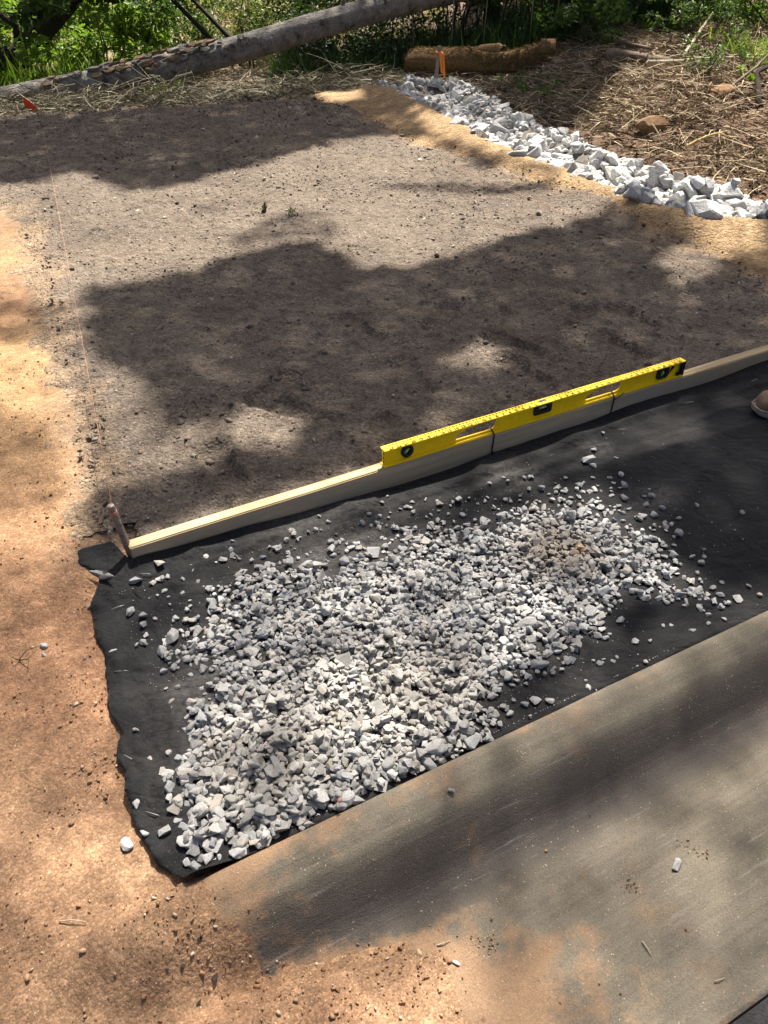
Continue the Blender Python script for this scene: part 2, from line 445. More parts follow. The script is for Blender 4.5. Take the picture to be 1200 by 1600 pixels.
w = (smooth(0.13, -0.04, sd + 0.16 * fbm(SX, SY, 6, 4, 53, .65)) * .8 + .16 * smooth(.2, .7, fbm(SX, SY, 1.3, 3, 54)) * smooth(2.4, 4.2, SY))[..., None]
szone = np.array([0.162, 0.131, 0.103]) * (1 - w) + np.array([0.30, 0.215, 0.14]) * w
F = grid_faces(len(sx), len(sy)); kf = keep.ravel()
F = F[kf[F].all(1)]
soil_bed = link('soil_bed', mesh_np('soil_bed', np.stack([SX, SY, SZ], -1).reshape(-1, 3), [F], [M_soil], True, {'zone': szone.reshape(-1, 3)}))
tag(soil_bed, 'raked dark brown soil bed between the board and the log', kind='structure')

# the tan clay berm between bed and rocks
M_berm = earth_mat('berm_clay', base=(0.345, 0.235, 0.130), dark=0.75, light=1.2, fine=240, bump=0.9, specks=(70, (0.30, 0.20, 0.10)), dist=0.02, grain=[(120, .45), (60, .3)])
BERM = BED_R + [(3.6, 3.2), (5, 3.6)] + RIP_L[::-1] + [P2(590, 149), P2(520, 152)]
bxs = np.arange(-1.0, 4.2, 0.022); bys = np.arange(2.6, 8.7, 0.022)
BX, BY = np.meshgrid(bxs, bys, indexing='ij')
sd = poly_sd(BX, BY, BERM) + 0.06 * fbm(BX, BY, 3, 3, 23)
BZ = H(BX, BY) + 0.012 + np.clip((sd + 0.02) * 0.22, -0.09, 0.016) + 0.006 * fbm(BX, BY, 14, 3, 29)
F = grid_faces(len(bxs), len(bys)); kf = (sd > -0.25).ravel(); F = F[kf[F].all(1)]
berm = link('berm', mesh_np('berm', np.stack([BX, BY, BZ], -1).reshape(-1, 3), [F], [M_berm]))
tag(berm, 'low tan clay berm along the white rocks', kind='structure')

# rolled concrete kerb with gutter pan
Mk = Mat('kerb_concrete', 0.9, 0.25); p = Mk.pos()
q = Mk.scale(p, (1, 1, 1), (0, 0, -K_ANG)); st = Mk.scale(q, (5, 95, 30))
streak = Mk.noise(st, 1.0, 6, 0.7, 0.4); big = Mk.noise(p, 3.2, 5, 0.6); mid = Mk.noise(p, 17, 6, 0.65); fine = Mk.noise(p, 330, 3, 0.6)
c = Mk.ramp(big, [(0.3, (0.122, 0.106, 0.080)), (0.7, (0.178, 0.156, 0.120))])
c = Mk.mix(0.45, c, Mk.ramp(streak, [(0.3, 0.66), (0.7, 1.25)]), 'MULTIPLY')
att = Mk.n('ShaderNodeVertexColor', _layer_name='dust_shade'); sep = Mk.n('ShaderNodeSeparateColor', i0=att.outputs[0])
grime_shade = Mk.math('MULTIPLY', sep.outputs[1], Mk.ramp(streak, [(0.25, 0.72), (0.75, 1.0)]))
c = Mk.mix(grime_shade, c, (0.060, 0.052, 0.048))  # steep gutter face: its shade painted dark together with streaky dirt
c = Mk.mix(Mk.math('MULTIPLY', Mk.ramp(Mk.noise(st, 0.7, 5, 0.7), [(0.62, 0.0), (0.72, 1.0)]), 0.45), c, (0.34, 0.32, 0.30))
dm = Mk.math('ADD', sep.outputs[0], Mk.math('MULTIPLY', Mk.math('SUBTRACT', mid, 0.5), 1.3))
dm = Mk.math('ADD', dm, Mk.math('MULTIPLY', Mk.math('SUBTRACT', big, 0.5), 0.9))
c = Mk.mix(Mk.ramp(dm, [(0.42, 0.0), (0.72, 0.85)]), c, (0.262, 0.165, 0.098))
c = Mk.mix(Mk.ramp(Mk.noise(p, 6.5, 4, 0.6), [(0.60, 0.0), (0.72, 0.45)]), c, (0.24, 0.155, 0.085))
c = Mk.mix(0.8, c, Mk.ramp(fine, [(0.3, 0.65), (0.7, 1.3)]), 'MULTIPLY')
vo = Mk.n('ShaderNodeTexVoronoi', Vector=p, Scale=120)
c = Mk.mix(Mk.math('MULTIPLY', Mk.ramp(vo.outputs[0], [(0.1, 1.0), (0.17, 0.0)]), Mk.ramp(Mk.noise(p, 31, 2), [(0.52, 0.0), (0.6, 1.0)])), c, (0.42, 0.34, 0.25))
Mk.col(c); Mk.nrm(Mk.bump(Mk.math('ADD', Mk.math('ADD', streak, fine), Mk.math('MULTIPLY', mid, 1.5)), 0.5, 0.004))
dd = np.unique(np.concatenate([KP[:, 0], np.linspace(0, .6, 46)])); ss = np.arange(-0.02, 4.2, 0.02)
DD, SS = np.meshgrid(dd, ss, indexing='ij')
kz = kprof(DD) + 0.0015 * fbm(SS, DD, 5, 3, 71)
XY = K0[:2] + SS[..., None] * KU[:2] + DD[..., None] * KN[:2]
sb = np.interp(DD, DB[:, 0], DB[:, 1])
dust_shade = np.stack([0.22 + (0.75 - .36 * smooth(.08, .13, DD) * smooth(.24, .2, DD)) * np.exp(-np.maximum(SS - sb, 0) / 0.12) + 0.38 * smooth(.28, .40, DD) * smooth(.9, .35, SS) + 0.28 * smooth(.09, .0, DD) * smooth(2.2, 0.3, SS),
                 smooth(.06, .15, DD) * smooth(.27, .19, DD) * .95, np.zeros_like(DD)], -1)  # green channel: band of painted shade and dirt down the gutter face
n0 = DD.size
V = np.concatenate([np.concatenate([XY, kz[..., None]], -1).reshape(-1, 3),
                    np.concatenate([XY[0] + KN[:2] * 0, np.full((len(ss), 1), -0.2)], -1), np.concatenate([XY[-1], np.full((len(ss), 1), -0.2)], -1)])
j = np.arange(len(ss) - 1)
F1 = grid_faces(len(dd), len(ss)); F2 = np.stack([n0 + j, j, j + 1, n0 + j + 1], -1)[:, ::-1]
e = (len(dd) - 1) * len(ss); F3 = np.stack([e + j, n0 + len(ss) + j, n0 + len(ss) + j + 1, e + j + 1], -1)
kerb = link('kerb', mesh_np('kerb', V, [F1, F2, F3], [Mk.m], True, {'dust_shade': np.concatenate([dust_shade.reshape(-1, 3), np.zeros((2 * len(ss), 3))])}))
tag(kerb, 'weathered rolled concrete kerb and gutter dusted with clay', kind='structure')

M_road = earth_mat('road_asphalt', base=(0.055, 0.054, 0.056), fine=180, bump=0.8, specks=(150, (0.14, 0.13, 0.12)))
rs = np.arange(-3.0, 6.0, 0.05); rd = np.arange(.603, 7.0, 0.05); RD, RS = np.meshgrid(rd, rs, indexing='ij')
XY = K0[:2] + RS[..., None] * KU[:2] + RD[..., None] * KN[:2]
rz = -0.059 + 0.015 * np.minimum(RD - .6, 1) + 0.004 * fbm(RS, RD, 9, 3, 3) - 0.10 * smooth(0.45, -.1, RS)
road = link('road', mesh_np('road', np.concatenate([XY, rz[..., None]], -1).reshape(-1, 3), [grid_faces(len(rd), len(rs))], [M_road]))
tag(road, 'dark asphalt road edge beyond the gutter', kind='structure')

# ------------------------------------------------------------------ black landscape fabric
LEFT = np.array([(-.02, 0.02), (.016, -.006), (.047, -.033), (.10, -.048), (.144, -.057), (.181, -.050), (.21, -.056), (.245, -.046), (.29, -.052), (.337, -.030), (.40, -.040), (.485, -.03), (.53, -.024), (.586, -.012),
                 (.65, -.022), (.72, -.016), (.78, -.012), (.832, .018), (.86, .03), (.885, 0.012), (.92, -.012), (.97, -.004), (1.03, 0.02)])
STAPLES = [(184, 949, 0.5), (189, 1049, 0.1), (201, 1184, -0.5), (238, 1271, -0.3)]     # pins along the edge
staple_xy = [at(px, py, .01)[:2] for px, py, _ in STAPLES]
def board_m(s): return .9003 + (s - .1213) * (.9356 - .9003) / (2.544 - .1213)
def hb(s):      # how far up the board the fabric reaches
    return 0.030 + 0.020 * smooth(.75, .2, s) - 0.018 * np.exp(-((s - 1.1) / .45) ** 2) + 0.012 * fbm(s, s * 0, 3.1, 3, 91)
def fab_z(s, m):
    x = K0[0] + KU[0] * s - KN[0] * m; y = K0[1] + KU[1] * s - KN[1] * m
    bm_ = board_m(s); onb = smooth(0.06, 0.14, s)
    e = bm_ - m
    g = np.maximum(H(x, y, False) * smooth(0.25, 0.0, s), 0) * (1 - onb)
    z = 0.006 + g + 0.004 * fbm(s, m, 3.0, 3, 95) + 0.003 * fbm(s * 0.7, m * 2.2, 9, 3, 96)
    up = np.clip(1 - e / 0.10, 0, 1)
    z = z + onb * (hb(s) - 0.006) * up ** 2.6
    # long folds beside the board
    f1 = 0.16 + 0.03 * np.sin(s * 3.1) + 0.02 * fbm(s, s * 0, 2.3, 2, 97)
    z = z + 0.020 * np.exp(-((e - f1) / 0.019) ** 2) * smooth(.15, .3, s) * (0.4 + 0.6 * smooth(-.2, .3, fbm(s, s * 0, 1.5, 2, 98)))
    f2 = 0.065 + 0.015 * np.sin(s * 5.3 + 1)
    z = z + 0.012 * np.exp(-((e - f2) / 0.016) ** 2) * smooth(.1, .25, s) * smooth(-.1, .4, fbm(s, s * 0, 2.2, 2, 99))
    f3 = 0.26 + 0.05 * np.sin(s * 2.2 + 2)
    z = z + 0.007 * np.exp(-((e - f3) / 0.018) ** 2) * smooth(.8, 1.6, s)
    # wrinkles running to the pins
    for (qx, qy) in staple_xy:
        ds, dm = ks(x, y) - ks(qx, qy), m - km(qx, qy)
        r = np.hypot(ds, dm); a = np.arctan2(dm, ds)
        z = z + 0.006 * np.exp(-r / 0.07) * np.cos(a * 7 + r * 9) * smooth(0.0, 0.02, r) - 0.004 * np.exp(-(r / 0.02) ** 2)
    # against the kerb
    z = z + 0.022 * smooth(0.05, 0.0, m) * smooth(0.25, 0.02, s)
    return z
Mf = Mat('landscape_fabric', 0.8, 0.2); p = Mf.pos()
wv = Mf.n('ShaderNodeTexWave', Vector=Mf.scale(p, (1, 1, 1), (0, 0, -K_ANG)), Scale=260.0, Distortion=1.2, Detail=2.0)
wv2 = Mf.n('ShaderNodeTexWave', _bands_direction='Y', Vector=Mf.scale(p, (1, 1, 1), (0, 0, -K_ANG)), Scale=230.0, Distortion=1.2, Detail=2.0)
n1 = Mf.noise(p, 4.2, 6, 0.62); n2 = Mf.noise(p, 420, 2, 0.6)
c = Mf.ramp(n1, [(0.35, (0.0065, 0.0068, 0.0078)), (0.58, (0.0105, 0.0108, 0.0118)), (0.76, (0.026, 0.0252, 0.0245))])
c = Mf.mix(Mf.math('MULTIPLY', Mf.ramp(n2, [(0.64, 0.0), (0.72, 1.0)]), Mf.ramp(n1, [(0.4, 0.1), (0.7, 0.8)])), c, (0.20, 0.18, 0.16))
for (px, py, rad, amt) in [(800, 745, .13, .30), (1035, 775, .08, .4), (1000, 790, .10, .25), (600, 950, .5, .22), (340, 1070, .14, .3), (820, 1010, .2, .2), (930, 700, .07, .35), (520, 850, .3, .22), (450, 1100, .4, .25), (900, 860, .25, .25), (1100, 700, .3, .08)]:
    d = Mf.n('ShaderNodeVectorMath', _operation='DISTANCE', i0=p, i1=tuple(at(px, py, .01))).outputs['Value']
    f = Mf.math('MULTIPLY', Mf.ramp(Mf.math('DIVIDE', d, rad), [(0.1, amt), (1.0, 0.0)]), Mf.ramp(Mf.noise(p, 60, 5, 0.7), [(0.35, 0.15), (0.65, 1.0)]))
    c = Mf.mix(f, c, (0.25, 0.235, 0.22))
Mf.col(c)
Mf.b.inputs['Sheen Weight'].default_value = 0.05; Mf.b.inputs['Sheen Roughness'].default_value = 0.4
wr_ = Mf.math('ADD', Mf.math('ABSOLUTE', Mf.math('SUBTRACT', Mf.noise(Mf.scale(p, (1, 1.7, 1), (0, 0, -K_ANG)), 7.0, 4, .55, .6), .5)), Mf.math('MULTIPLY', Mf.math('ABSOLUTE', Mf.math('SUBTRACT', Mf.noise(p, 19, 3, .5, .4), .5)), .5))
wrn = Mf.bump(wr_, .7, .03)
Mf.nrm(Mf.bump(Mf.math('ADD', Mf.math('ADD', wv.outputs[1], wv2.outputs[1]), Mf.math('MULTIPLY', n2, 1.5)), 0.25, 0.0012, wrn))
ns, nm = 330, 105
tt = np.linspace(0, 1, ns) ** 1.12; mm = np.linspace(0, 1, nm)
SS = np.zeros((ns, nm)); MM = np.zeros((ns, nm))
for j in range(nm):
    # rows end at the board face, or past it beyond the board's end
    s_far = 3.9
    m0 = 0.001 + mm[j] * 1.0
    sl = np.interp(m0 * 0.97, LEFT[:, 0], LEFT[:, 1]) + 0.009 * fbm(np.array(m0), np.array(3.3), 22, 4, 4, .7)
    s_ = sl + (s_far - sl) * tt
    lim = np.where(s_ < 0.10, 1.0, board_m(s_) - 0.0025)
    lim = 1.0 + (board_m(s_) - 0.0025 - 1.0) * smooth(0.085, 0.118, s_)
    SS[:, j] = s_; MM[:, j] = 0.001 + mm[j] ** 0.9 * (lim - 0.001)
FZ = fab_z(SS, MM)
edge = SS - SS[0:1, :]
rid = lambda sc, sd_, ax=1.0, ay=1.0: 1 - np.abs(fbm(SS * ax, MM * ay, sc, 2, sd_)) * 2.2
crease = np.maximum(rid(2.2, 201, 1.0, 1.6), 0) ** 6 + .8 * np.maximum(rid(3.4, 202, 1.5, .8), 0) ** 7
near_b = smooth(.28, .06, board_m(SS) - MM)
FZ = FZ + 0.004 + 0.0085 * crease * (0.5 + smooth(.35, .05, edge)) * (1 - near_b) + 0.015 * near_b * np.maximum(rid(2.6, 203, .8, 4.5), 0) ** 4 * smooth(.004, .03, board_m(SS) - MM) * smooth(.1, .2, SS) + 0.006 * smooth(0.06, 0.02, edge) * fbm(MM, MM * 0, 14, 3, 55) - 0.004 * smooth(0.010, 0.0, edge)
XYf = K0[:2] + SS[..., None] * KU[:2] - MM[..., None] * KN[:2]
Gd = H(XYf[..., 0], XYf[..., 1], True)
FZ = np.where(SS < 0.35, np.maximum(FZ, Gd + 0.004), FZ)
fabric = link('landscape_fabric', mesh_np('landscape_fabric', np.concatenate([XYf, FZ[..., None]], -1).reshape(-1, 3), [grid_faces(ns, nm)[:, ::-1]], [Mf.m]))
so = fabric.modifiers.new('thick', 'SOLIDIFY'); so.thickness = 0.0009; so.offset = 1
tag(fabric, 'black landscape fabric pinned along the path under the gravel', 'fabric sheet')
# grey underside of the turned-up corner
M_under = plain('fabric_underside', (0.15, 0.148, 0.142), 0.85, 0.2, var=0.4, nscale=160, bump=0.3)
fold_pts = [(137, 892, .044), (150, 891, .046), (168, 894, .046), (180, 901, .044), (170, 904, .038), (158, 906, .034), (147, 899, .036)]
bm = bmesh.new(); vsf = [bm.verts.new(tuple(at(a, b, z + 0.006))) for a, b, z in fold_pts]
cen = bm.verts.new(tuple(at(159, 898, .050)))
for i in range(len(vsf)): bm.faces.new((cen, vsf[i], vsf[(i + 1) % len(vsf)]))
bmesh.ops.recalc_face_normals(bm, faces=bm.faces)
bmesh.ops.subdivide_edges(bm, edges=bm.edges[:], cuts=2, use_grid_fill=True)
fo = bm_obj('folded_corner', bm, M_under, fabric, True); fo['label'] = 'pale grey underside at the turned-up corner'
fo.modifiers.new('thick', 'SOLIDIFY').thickness = 0.001

def fabric_height(x, y): return fab_z(ks(x, y), km(x, y)) + 0.006

# ------------------------------------------------------------------ crushed stones
def make_rock(npts, dims, boxy, bevel, seed):
    r = random.Random(seed); bm = bmesh.new()
    for i in range(npts):
        v = Vector((r.gauss(0, 1), r.gauss(0, 1), r.gauss(0, 1))); v.normalize()
        if boxy: v = v / (max(abs(v.x), abs(v.y), abs(v.z)) ** boxy)
        k = r.uniform(0.82, 1.05)
        bm.verts.new((v.x * dims[0] * k, v.y * dims[1] * k, v.z * dims[2] * k))
    res = bmesh.ops.convex_hull(bm, input=bm.verts[:])
    bad = {g for g in res['geom_interior'] + res['geom_unused'] if isinstance(g, bmesh.types.BMVert)}
    bmesh.ops.delete(bm, geom=list(bad), context='VERTS')
    if bevel: bmesh.ops.dissolve_limit(bm, angle_limit=math.radians(14), verts=bm.verts[:], edges=bm.edges[:])
    if bevel: bmesh.ops.bevel(bm, geom=bm.edges[:], offset=bevel, segments=1, affect='EDGES', clamp_overlap=True)
    bmesh.ops.triangulate(bm, faces=bm.faces[:])
    bm.normal_update()
    V = np.array([v.co[:] for v in bm.verts]); Fc = np.array([[v.index for v in f.verts] for f in bm.faces])
    bm.free()
    return V, Fc
def rot_np(rx, ry, rz):
    return np.array(Euler((rx, ry, rz)).to_matrix())

class Settler:
    """drops stones on a height map one after another"""
    def __init__(s, x0, x1, y0, y1, res, zfun):
        s.x0, s.y0, s.res = x0, y0, res
        xs = np.arange(x0, x1, res); ys = np.arange(y0, y1, res)
        s.X, s.Y = np.meshgrid(xs, ys, indexing='ij'); s.Z = zfun(s.X, s.Y)
    def drop(s, x, y, a, b, c, yaw, pct=55, sink=0.8):
        R = max(a, b); i0 = int((x - R - s.x0) / s.res); i1 = int((x + R - s.x0) / s.res) + 2
        j0 = int((y - R - s.y0) / s.res); j1 = int((y + R - s.y0) / s.res) + 2
        i0, j0 = max(i0, 0), max(j0, 0); i1, j1 = min(i1, s.Z.shape[0]), min(j1, s.Z.shape[1])
        if i1 <= i0 or j1 <= j0: return None
        dx = s.X[i0:i1, j0:j1] - x; dy = s.Y[i0:i1, j0:j1] - y; Z = s.Z[i0:i1, j0:j1]
        cc, sn = math.cos(yaw), math.sin(yaw)
        r2 = ((dx * cc + dy * sn) / a) ** 2 + ((-dx * sn + dy * cc) / b) ** 2
        m = r2 < 0.8
        if not m.any(): return None
        zb = np.percentile(Z[m], pct); zc = zb + c * sink
        m = r2 < 1
        Z[m] = np.maximum(Z[m], zc + c * 0.85 * np.sqrt(1 - r2[m]))
        return zc

G_POLY = [(300, 1352), (262, 1330), (250, 1285), (232, 1230), (262, 1185), (285, 1160), (292, 1090), (315, 1075), (345, 1050), (300, 1048), (258, 1030), (250, 1000), (292, 970), (335, 920), (375, 890), (440, 872), (520, 868), (570, 850), (640, 832), (720, 815), (780, 800), (820, 795), (860, 778),
          (930, 788), (1000, 815), (1045, 858), (1085, 890), (1118, 935), (1050, 948), (985, 930), (955, 960), (940, 1005), (885, 1035), (830, 1040), (790, 1060), (765, 1095), (798, 1128), (720, 1172), (600, 1238), (480, 1300), (390, 1348)]
stain = [(at(872, 858, .03), .16, (0.15, 0.115, 0.085), .62), (at(905, 862, .03), .022, (0.36, 0.22, 0.09), .7), (at(520, 1110, .05), .05, (0.14, 0.13, 0.12), .6), (at(560, 1060, .05), .28, (0.30, 0.27, 0.22), .28), (at(690, 1070, .05), .2, (0.25, 0.23, 0.2), .45), (at(410, 1180, .05), .2, (0.28, 0.25, 0.2), .35)]
M_gravel = stone_mat('crushed_granite', (0.225, 0.225, 0.221), (0.385, 0.381, 0.372), 1.0, 0.4, stain)
M_brick = plain('red_stone', (0.28, 0.13, 0.085), 0.9, 0.2, var=0.3, nscale=60, bump=0.3)
protos = []; protos_lo = []
for i in range(36):
    r = random.Random(100 + i)
    dims = (1.0, r.uniform(.62, .9), r.uniform(.40, .68))
    a_ = (r.choice([10, 12, 14, 16]), dims, r.choice([0, .5, .9]))
    protos.append(make_rock(*a_, 0.115, 500 + i)); protos_lo.append(make_rock(*a_, 0, 500 + i))
proto_me = [mesh_np('gravel_stone', V, [F], [M_gravel], False) for V, F in protos]
proto_ext = [np.abs(V).max(0) for V, F in protos]

x_lo, y_lo = -0.65, 0.5
settler = Settler(x_lo, 1.9, y_lo, 2.6, 0.004, fabric_height)
# candidate positions inside the heap
area_pts = 60000
cx = rng.uniform(-0.6, 1.25, area_pts); cy = rng.uniform(0.55, 2.2, area_pts)
ppx, ppy, _ = project(cx, cy, 0.03)
sdp = poly_sd(ppx, ppy, G_POLY) + 14 * fbm(cx, cy, 7, 3, 13)
mound = 1.5 * np.exp(-(((ppx - 600) / 190) ** 2 + ((ppy - 1090) / 110) ** 2)) + 0.9 * np.exp(-(((ppx - 420) / 130) ** 2 + ((ppy - 1180) / 90) ** 2)) + 0.7 * np.exp(-(((ppx - 880) / 120) ** 2 + ((ppy - 860) / 50) ** 2)) + 0.5 * np.exp(-(((ppx - 640) / 200) ** 2 + ((ppy - 930) / 80) ** 2))
dens = np.where(sdp > 0, 0.30 + 0.55 * smooth(0, 60, sdp) + mound * 0.55, 0.0)
# stragglers around the heap
strag = np.where(sdp <= 0, 0.16 * np.exp(sdp / 16.0), 0)
band = ((ppy > 745 - (ppx - 800) * 0.12) & (ppx > 400) & (ppx < 960) & (ppy < 900))
strag += np.where((sdp <= 0) & band, 0.05, 0)
strag += np.where((sdp <= 0) & (ppx > 240) & (ppx < 420) & (ppy > 880) & (ppy < 1130), 0.035, 0)
dens = dens + strag
okm = (km(cx, cy) > 0.006) & (km(cx, cy) < board_m(ks(cx, cy)) - 0.05) & (ks(cx, cy) > 0.02)
acc = (rng.uniform(0, 1, area_pts) < dens * 0.46) & okm
gx_, gy_, gsd = cx[acc], cy[acc], sdp[acc]
order = rng.permutation(len(gx_))
stones = []     # x, y, z, size, proto, rx, ry, rz
def put_stone(x, y, L, flat=False, pct=32):
    k = random.randrange(len(protos)); a, b, c = proto_ext[k] * L * 0.5
    yaw = random.uniform(0, 6.28)
    tilt = 0.12 if flat else 0.33
    rx, ry = random.gauss(0, tilt), random.gauss(0, tilt)
    ce = c + 0.35 * abs(math.sin(ry)) * a
    zc = settler.drop(x, y, a * .92, b * .92, ce, yaw, pct, 0.80 if flat else 0.36)
    if zc is None: return
    stones.append((x, y, zc, L * 0.5, k, rx, ry, yaw))
for i in order:
    near = smooth(1250, 1150, project(gx_[i], gy_[i], 0.0)[1])
    med = 0.0260 - 0.0045 * near
    L = float(np.clip(med * math.exp(random.gauss(0, 0.30)), 0.009, 0.045))
    if gsd[i] < 0: L *= 0.82
    put_stone(gx_[i], gy_[i], L, gsd[i] < 8)
n_heap = len(stones)
# single stones that lie apart on the fabric: (px, py, length in px)
LOOSE = [(942, 675, 10), (927, 704, 11), (920, 720, 27), (926, 729, 11), (962, 715, 8), (1037, 692, 5), (970, 740, 14), (976, 757, 16), (929, 764, 15), (911, 755, 10), (934, 757, 9), (1007, 773, 9), (1015, 762, 6), (956, 773, 13), (975, 776, 14), (982, 792, 11), (1035, 792, 12), (1089, 787, 9),
         (1161, 798, 12), (1061, 807, 8), (1039, 813, 10), (1050, 816, 10), (1041, 826, 10), (1059, 832, 17), (1004, 804, 13), (974, 799, 11), (999, 809, 13), (251, 885, 17), (204, 900, 15), (213, 910, 20), (195, 929, 14), (240, 910, 14), (254, 904, 10), (204, 955, 20), (224, 961, 17), (225, 973, 16),
         (224, 1003, 15), (176, 1016, 12), (211, 1140, 16), (256, 922, 12), (246, 929, 8), (212, 1255, 21), (224, 1298, 17), (258, 1297, 27), (293, 1347, 20), (1170, 914, 13), (1188, 927, 10), (1111, 973, 16), (1082, 983, 13), (1108, 958, 11), (1127, 946, 11), (1009, 1031, 11), (958, 1030, 12), (920, 1070, 13),
         (1017, 1000, 8), (993, 1001, 13), (859, 1093, 15), (931, 1074, 8), (943, 1032, 7), (820, 1097, 13), (803, 1091, 9), (797, 1113, 14), (822, 1064, 10), (801, 1066, 11), (285, 905, 14), (300, 890, 13), (322, 870, 10), (362, 850, 14), (362, 860, 16), (460, 832, 12), (498, 806, 9), (513, 812, 10), (268, 1105, 10), (262, 1127, 9), (235, 1180, 9)]
loose_start = len(stones)
loose_ids = []
for px, py, lp in LOOSE:
    q = at(px, py, .02); dep = project(q[0], q[1], .02)[2]
    put_stone(q[0], q[1], lp * dep / FPX * 1.08, True)
    loose_ids.append(len(stones) - 1)
# choose the 300 that show largest: visible (near the top of the heap), big in the picture
S = np.array([(x, y, z, L) for x, y, z, L, *_ in stones])
ii = ((S[:, 0] - x_lo) / 0.004).astype(int); jj = ((S[:, 1] - y_lo) / 0.004).astype(int)
vis = settler.Z[ii, jj] - S[:, 2] < S[:, 3] * 0.75
pxs = np.where(np.arange(len(S)) >= loose_start, 1.6, 1.0) * S[:, 3] / project(S[:, 0], S[:, 1], S[:, 2])[2] * np.where(vis, 1, 0.01)
big = set(np.argsort(-pxs)[:300 - 8].tolist())
rest = []
for i, (x, y, z, L, k, rx, ry, rz) in enumerate(stones):
    if i in big:
        o = link('gravel_stone', proto_me[k]); o.location = (x, y, z); o.rotation_euler = (rx, ry, rz); o.scale = (L, L, L)
        if i >= loose_start: tag(o, 'loose grey crushed stone lying apart from the heap on black fabric', 'stone', 'loose crushed stones on the fabric')
        else:
            qx, qy, _ = (float(v) for v in project(np.array(x), np.array(y), np.array(z))); m_ = float(km(x, y)); e3 = proto_ext[k]
            where = 'along the kerb edge of the heap' if m_ < .16 else 'at the left end of the heap' if qx < 400 else 'at the right end of the heap' if qx > 800 else 'on the board side of the heap' if m_ > .5 else 'in the middle of the heap'
            shape = 'flat' if e3[2] < .5 else 'long' if e3[1] < .7 else 'blocky'
            lab = '%s %s grey crushed stone %s' % ('large' if L > .021 else 'middling', shape, where); tag(o, lab, 'stone', 'gravel heap: ' + lab)
    else:
        V, F = (protos if vis[i] else protos_lo)[k]; rest.append((V * L @ rot_np(rx, ry, rz).T + np.array([x, y, z]), [F]))
V, F = merge(rest)
gh = link('gravel_heap', mesh_np('gravel_heap', V, F, [M_gravel], False))
tag(gh, 'heap of pale grey crushed gravel spread on black fabric', 'gravel', kind='stuff')

def lone_stone(px, py, lp, label, z0, mat_=None, group=None, name='stone', seed=0):
    q = at(px, py, z0 + .008); dep = project(*q)[2]; L = lp * dep / FPX * 0.5
    k = (px * 7 + py) % len(protos)
    me = proto_me[k] if mat_ is None else mesh_np(name, protos[k][0], [protos[k][1]], [mat_], False)
    o = link(name, me); o.location = (q[0], q[1], z0 + proto_ext[k][2] * L * 0.8); o.scale = (L, L, L)
    o.rotation_euler = (0.1, -0.1, (px * 1.7) % 6.28)
    return tag(o, label, 'stone', group)
def Hs(px, py): q = at(px, py); return float(H(q[0], q[1]))
def Kz(px, py):
    z = -0.02
    for _ in range(4):
        q = at(px, py, z); z = float(kprof(-km(q[0], q[1])))
    return z
lone_stone(705, 1232, 15, 'small pale stone alone on the crest of the concrete kerb', Kz(705, 1232), name='gravel_stone')
lone_stone(1057, 1350, 25, 'pale triangular stone lying alone on the gutter pan', Kz(1057, 1350), name='gravel_stone')
lone_stone(713, 1503, 14, 'small pale stone on the dusty gutter near the bottom', Kz(713, 1503), name='gravel_stone')
lone_stone(197, 1318, 26, 'blue grey stone on the clay just outside the fabric corner', Hs(197, 1318), name='gravel_stone')
lone_stone(68, 1007, 16, 'oval grey stone on orange clay left of the fabric', Hs(68, 1007), name='gravel_stone')
lone_stone(68, 1021, 9, 'tiny bluish stone touching the oval grey one on clay', Hs(68, 1021), name='gravel_stone')
lone_stone(132, 1025, 10, 'small pale stone on clay beside the fabric edge', Hs(132, 1025), name='gravel_stone')
lone_stone(139, 944, 11, 'small slanted bluish stone on clay near the fabric corner', Hs(139, 944), name='gravel_stone')
z_ = 0.06
lone_stone(531, 1247, 15, 'small reddish stone at the kerb edge of the gravel', 0.05, M_brick, name='red_stone')
M_tanstone = plain('tan_stone', (0.42, 0.30, 0.19), 0.9, 0.2, var=0.25, nscale=50, bump=0.3)
lone_stone(351, 1524, 22, 'tan stone half sunk in the dirt below the kerb end', Hs(351, 1524) - .004, M_tanstone)
lone_stone(655, 1486, 14, 'round tan pebble on the dusty gutter', Kz(655, 1486), M_tanstone)
lone_stone(1030, 387, 11, 'pale round stone on the dark soil beside the berm', 0.06, M_tanstone)
lone_stone(50, 1008, 6, 'tiny tan pebble on clay at the left edge', Hs(50, 1008), M_tanstone)

# ------------------------------------------------------------------ the board
Mw = Mat('pine', 0.75, 0.3); t = Mw.obj()
g1 = Mw.noise(Mw.scale(t, (2.2, 130, 75)), 1.0, 5, 0.6, 0.5); g2 = Mw.noise(Mw.scale(t, (1.2, 42, 22)), 1.0, 3, 0.5, 0.3)
c = Mw.ramp(g2, [(0.32, (0.36, 0.26, 0.13)), (0.5, (0.50, 0.385, 0.22)), (0.68, (0.58, 0.47, 0.29))])
c = Mw.mix(0.9, c, Mw.ramp(g1, [(0.3, 0.6), (0.65, 1.15)]), 'MULTIPLY')
sepn = Mw.n('ShaderNodeSeparateXYZ', i0=Mw.n('ShaderNodeTexCoord').outputs['Normal'])
face = Mw.math('MULTIPLY', Mw.ramp(sepn.outputs[2], [(0.3, 1.0), (0.6, 0.0)]), Mw.ramp(Mw.noise(Mw.scale(t, (3, 16, 16)), 1.0, 5, 0.65), [(0.36, 0.25), (0.62, 0.9)]))
c = Mw.mix(face, c, (0.33, 0.285, 0.22))
Mw.col(c); Mw.nrm(Mw.bump(g1, 0.25, 0.002))
bl = 3.3
bm = bmesh.new(); bx(bm, (bl / 2, 0.019, -0.0445), (bl, .038, .089), bevel=0.003)
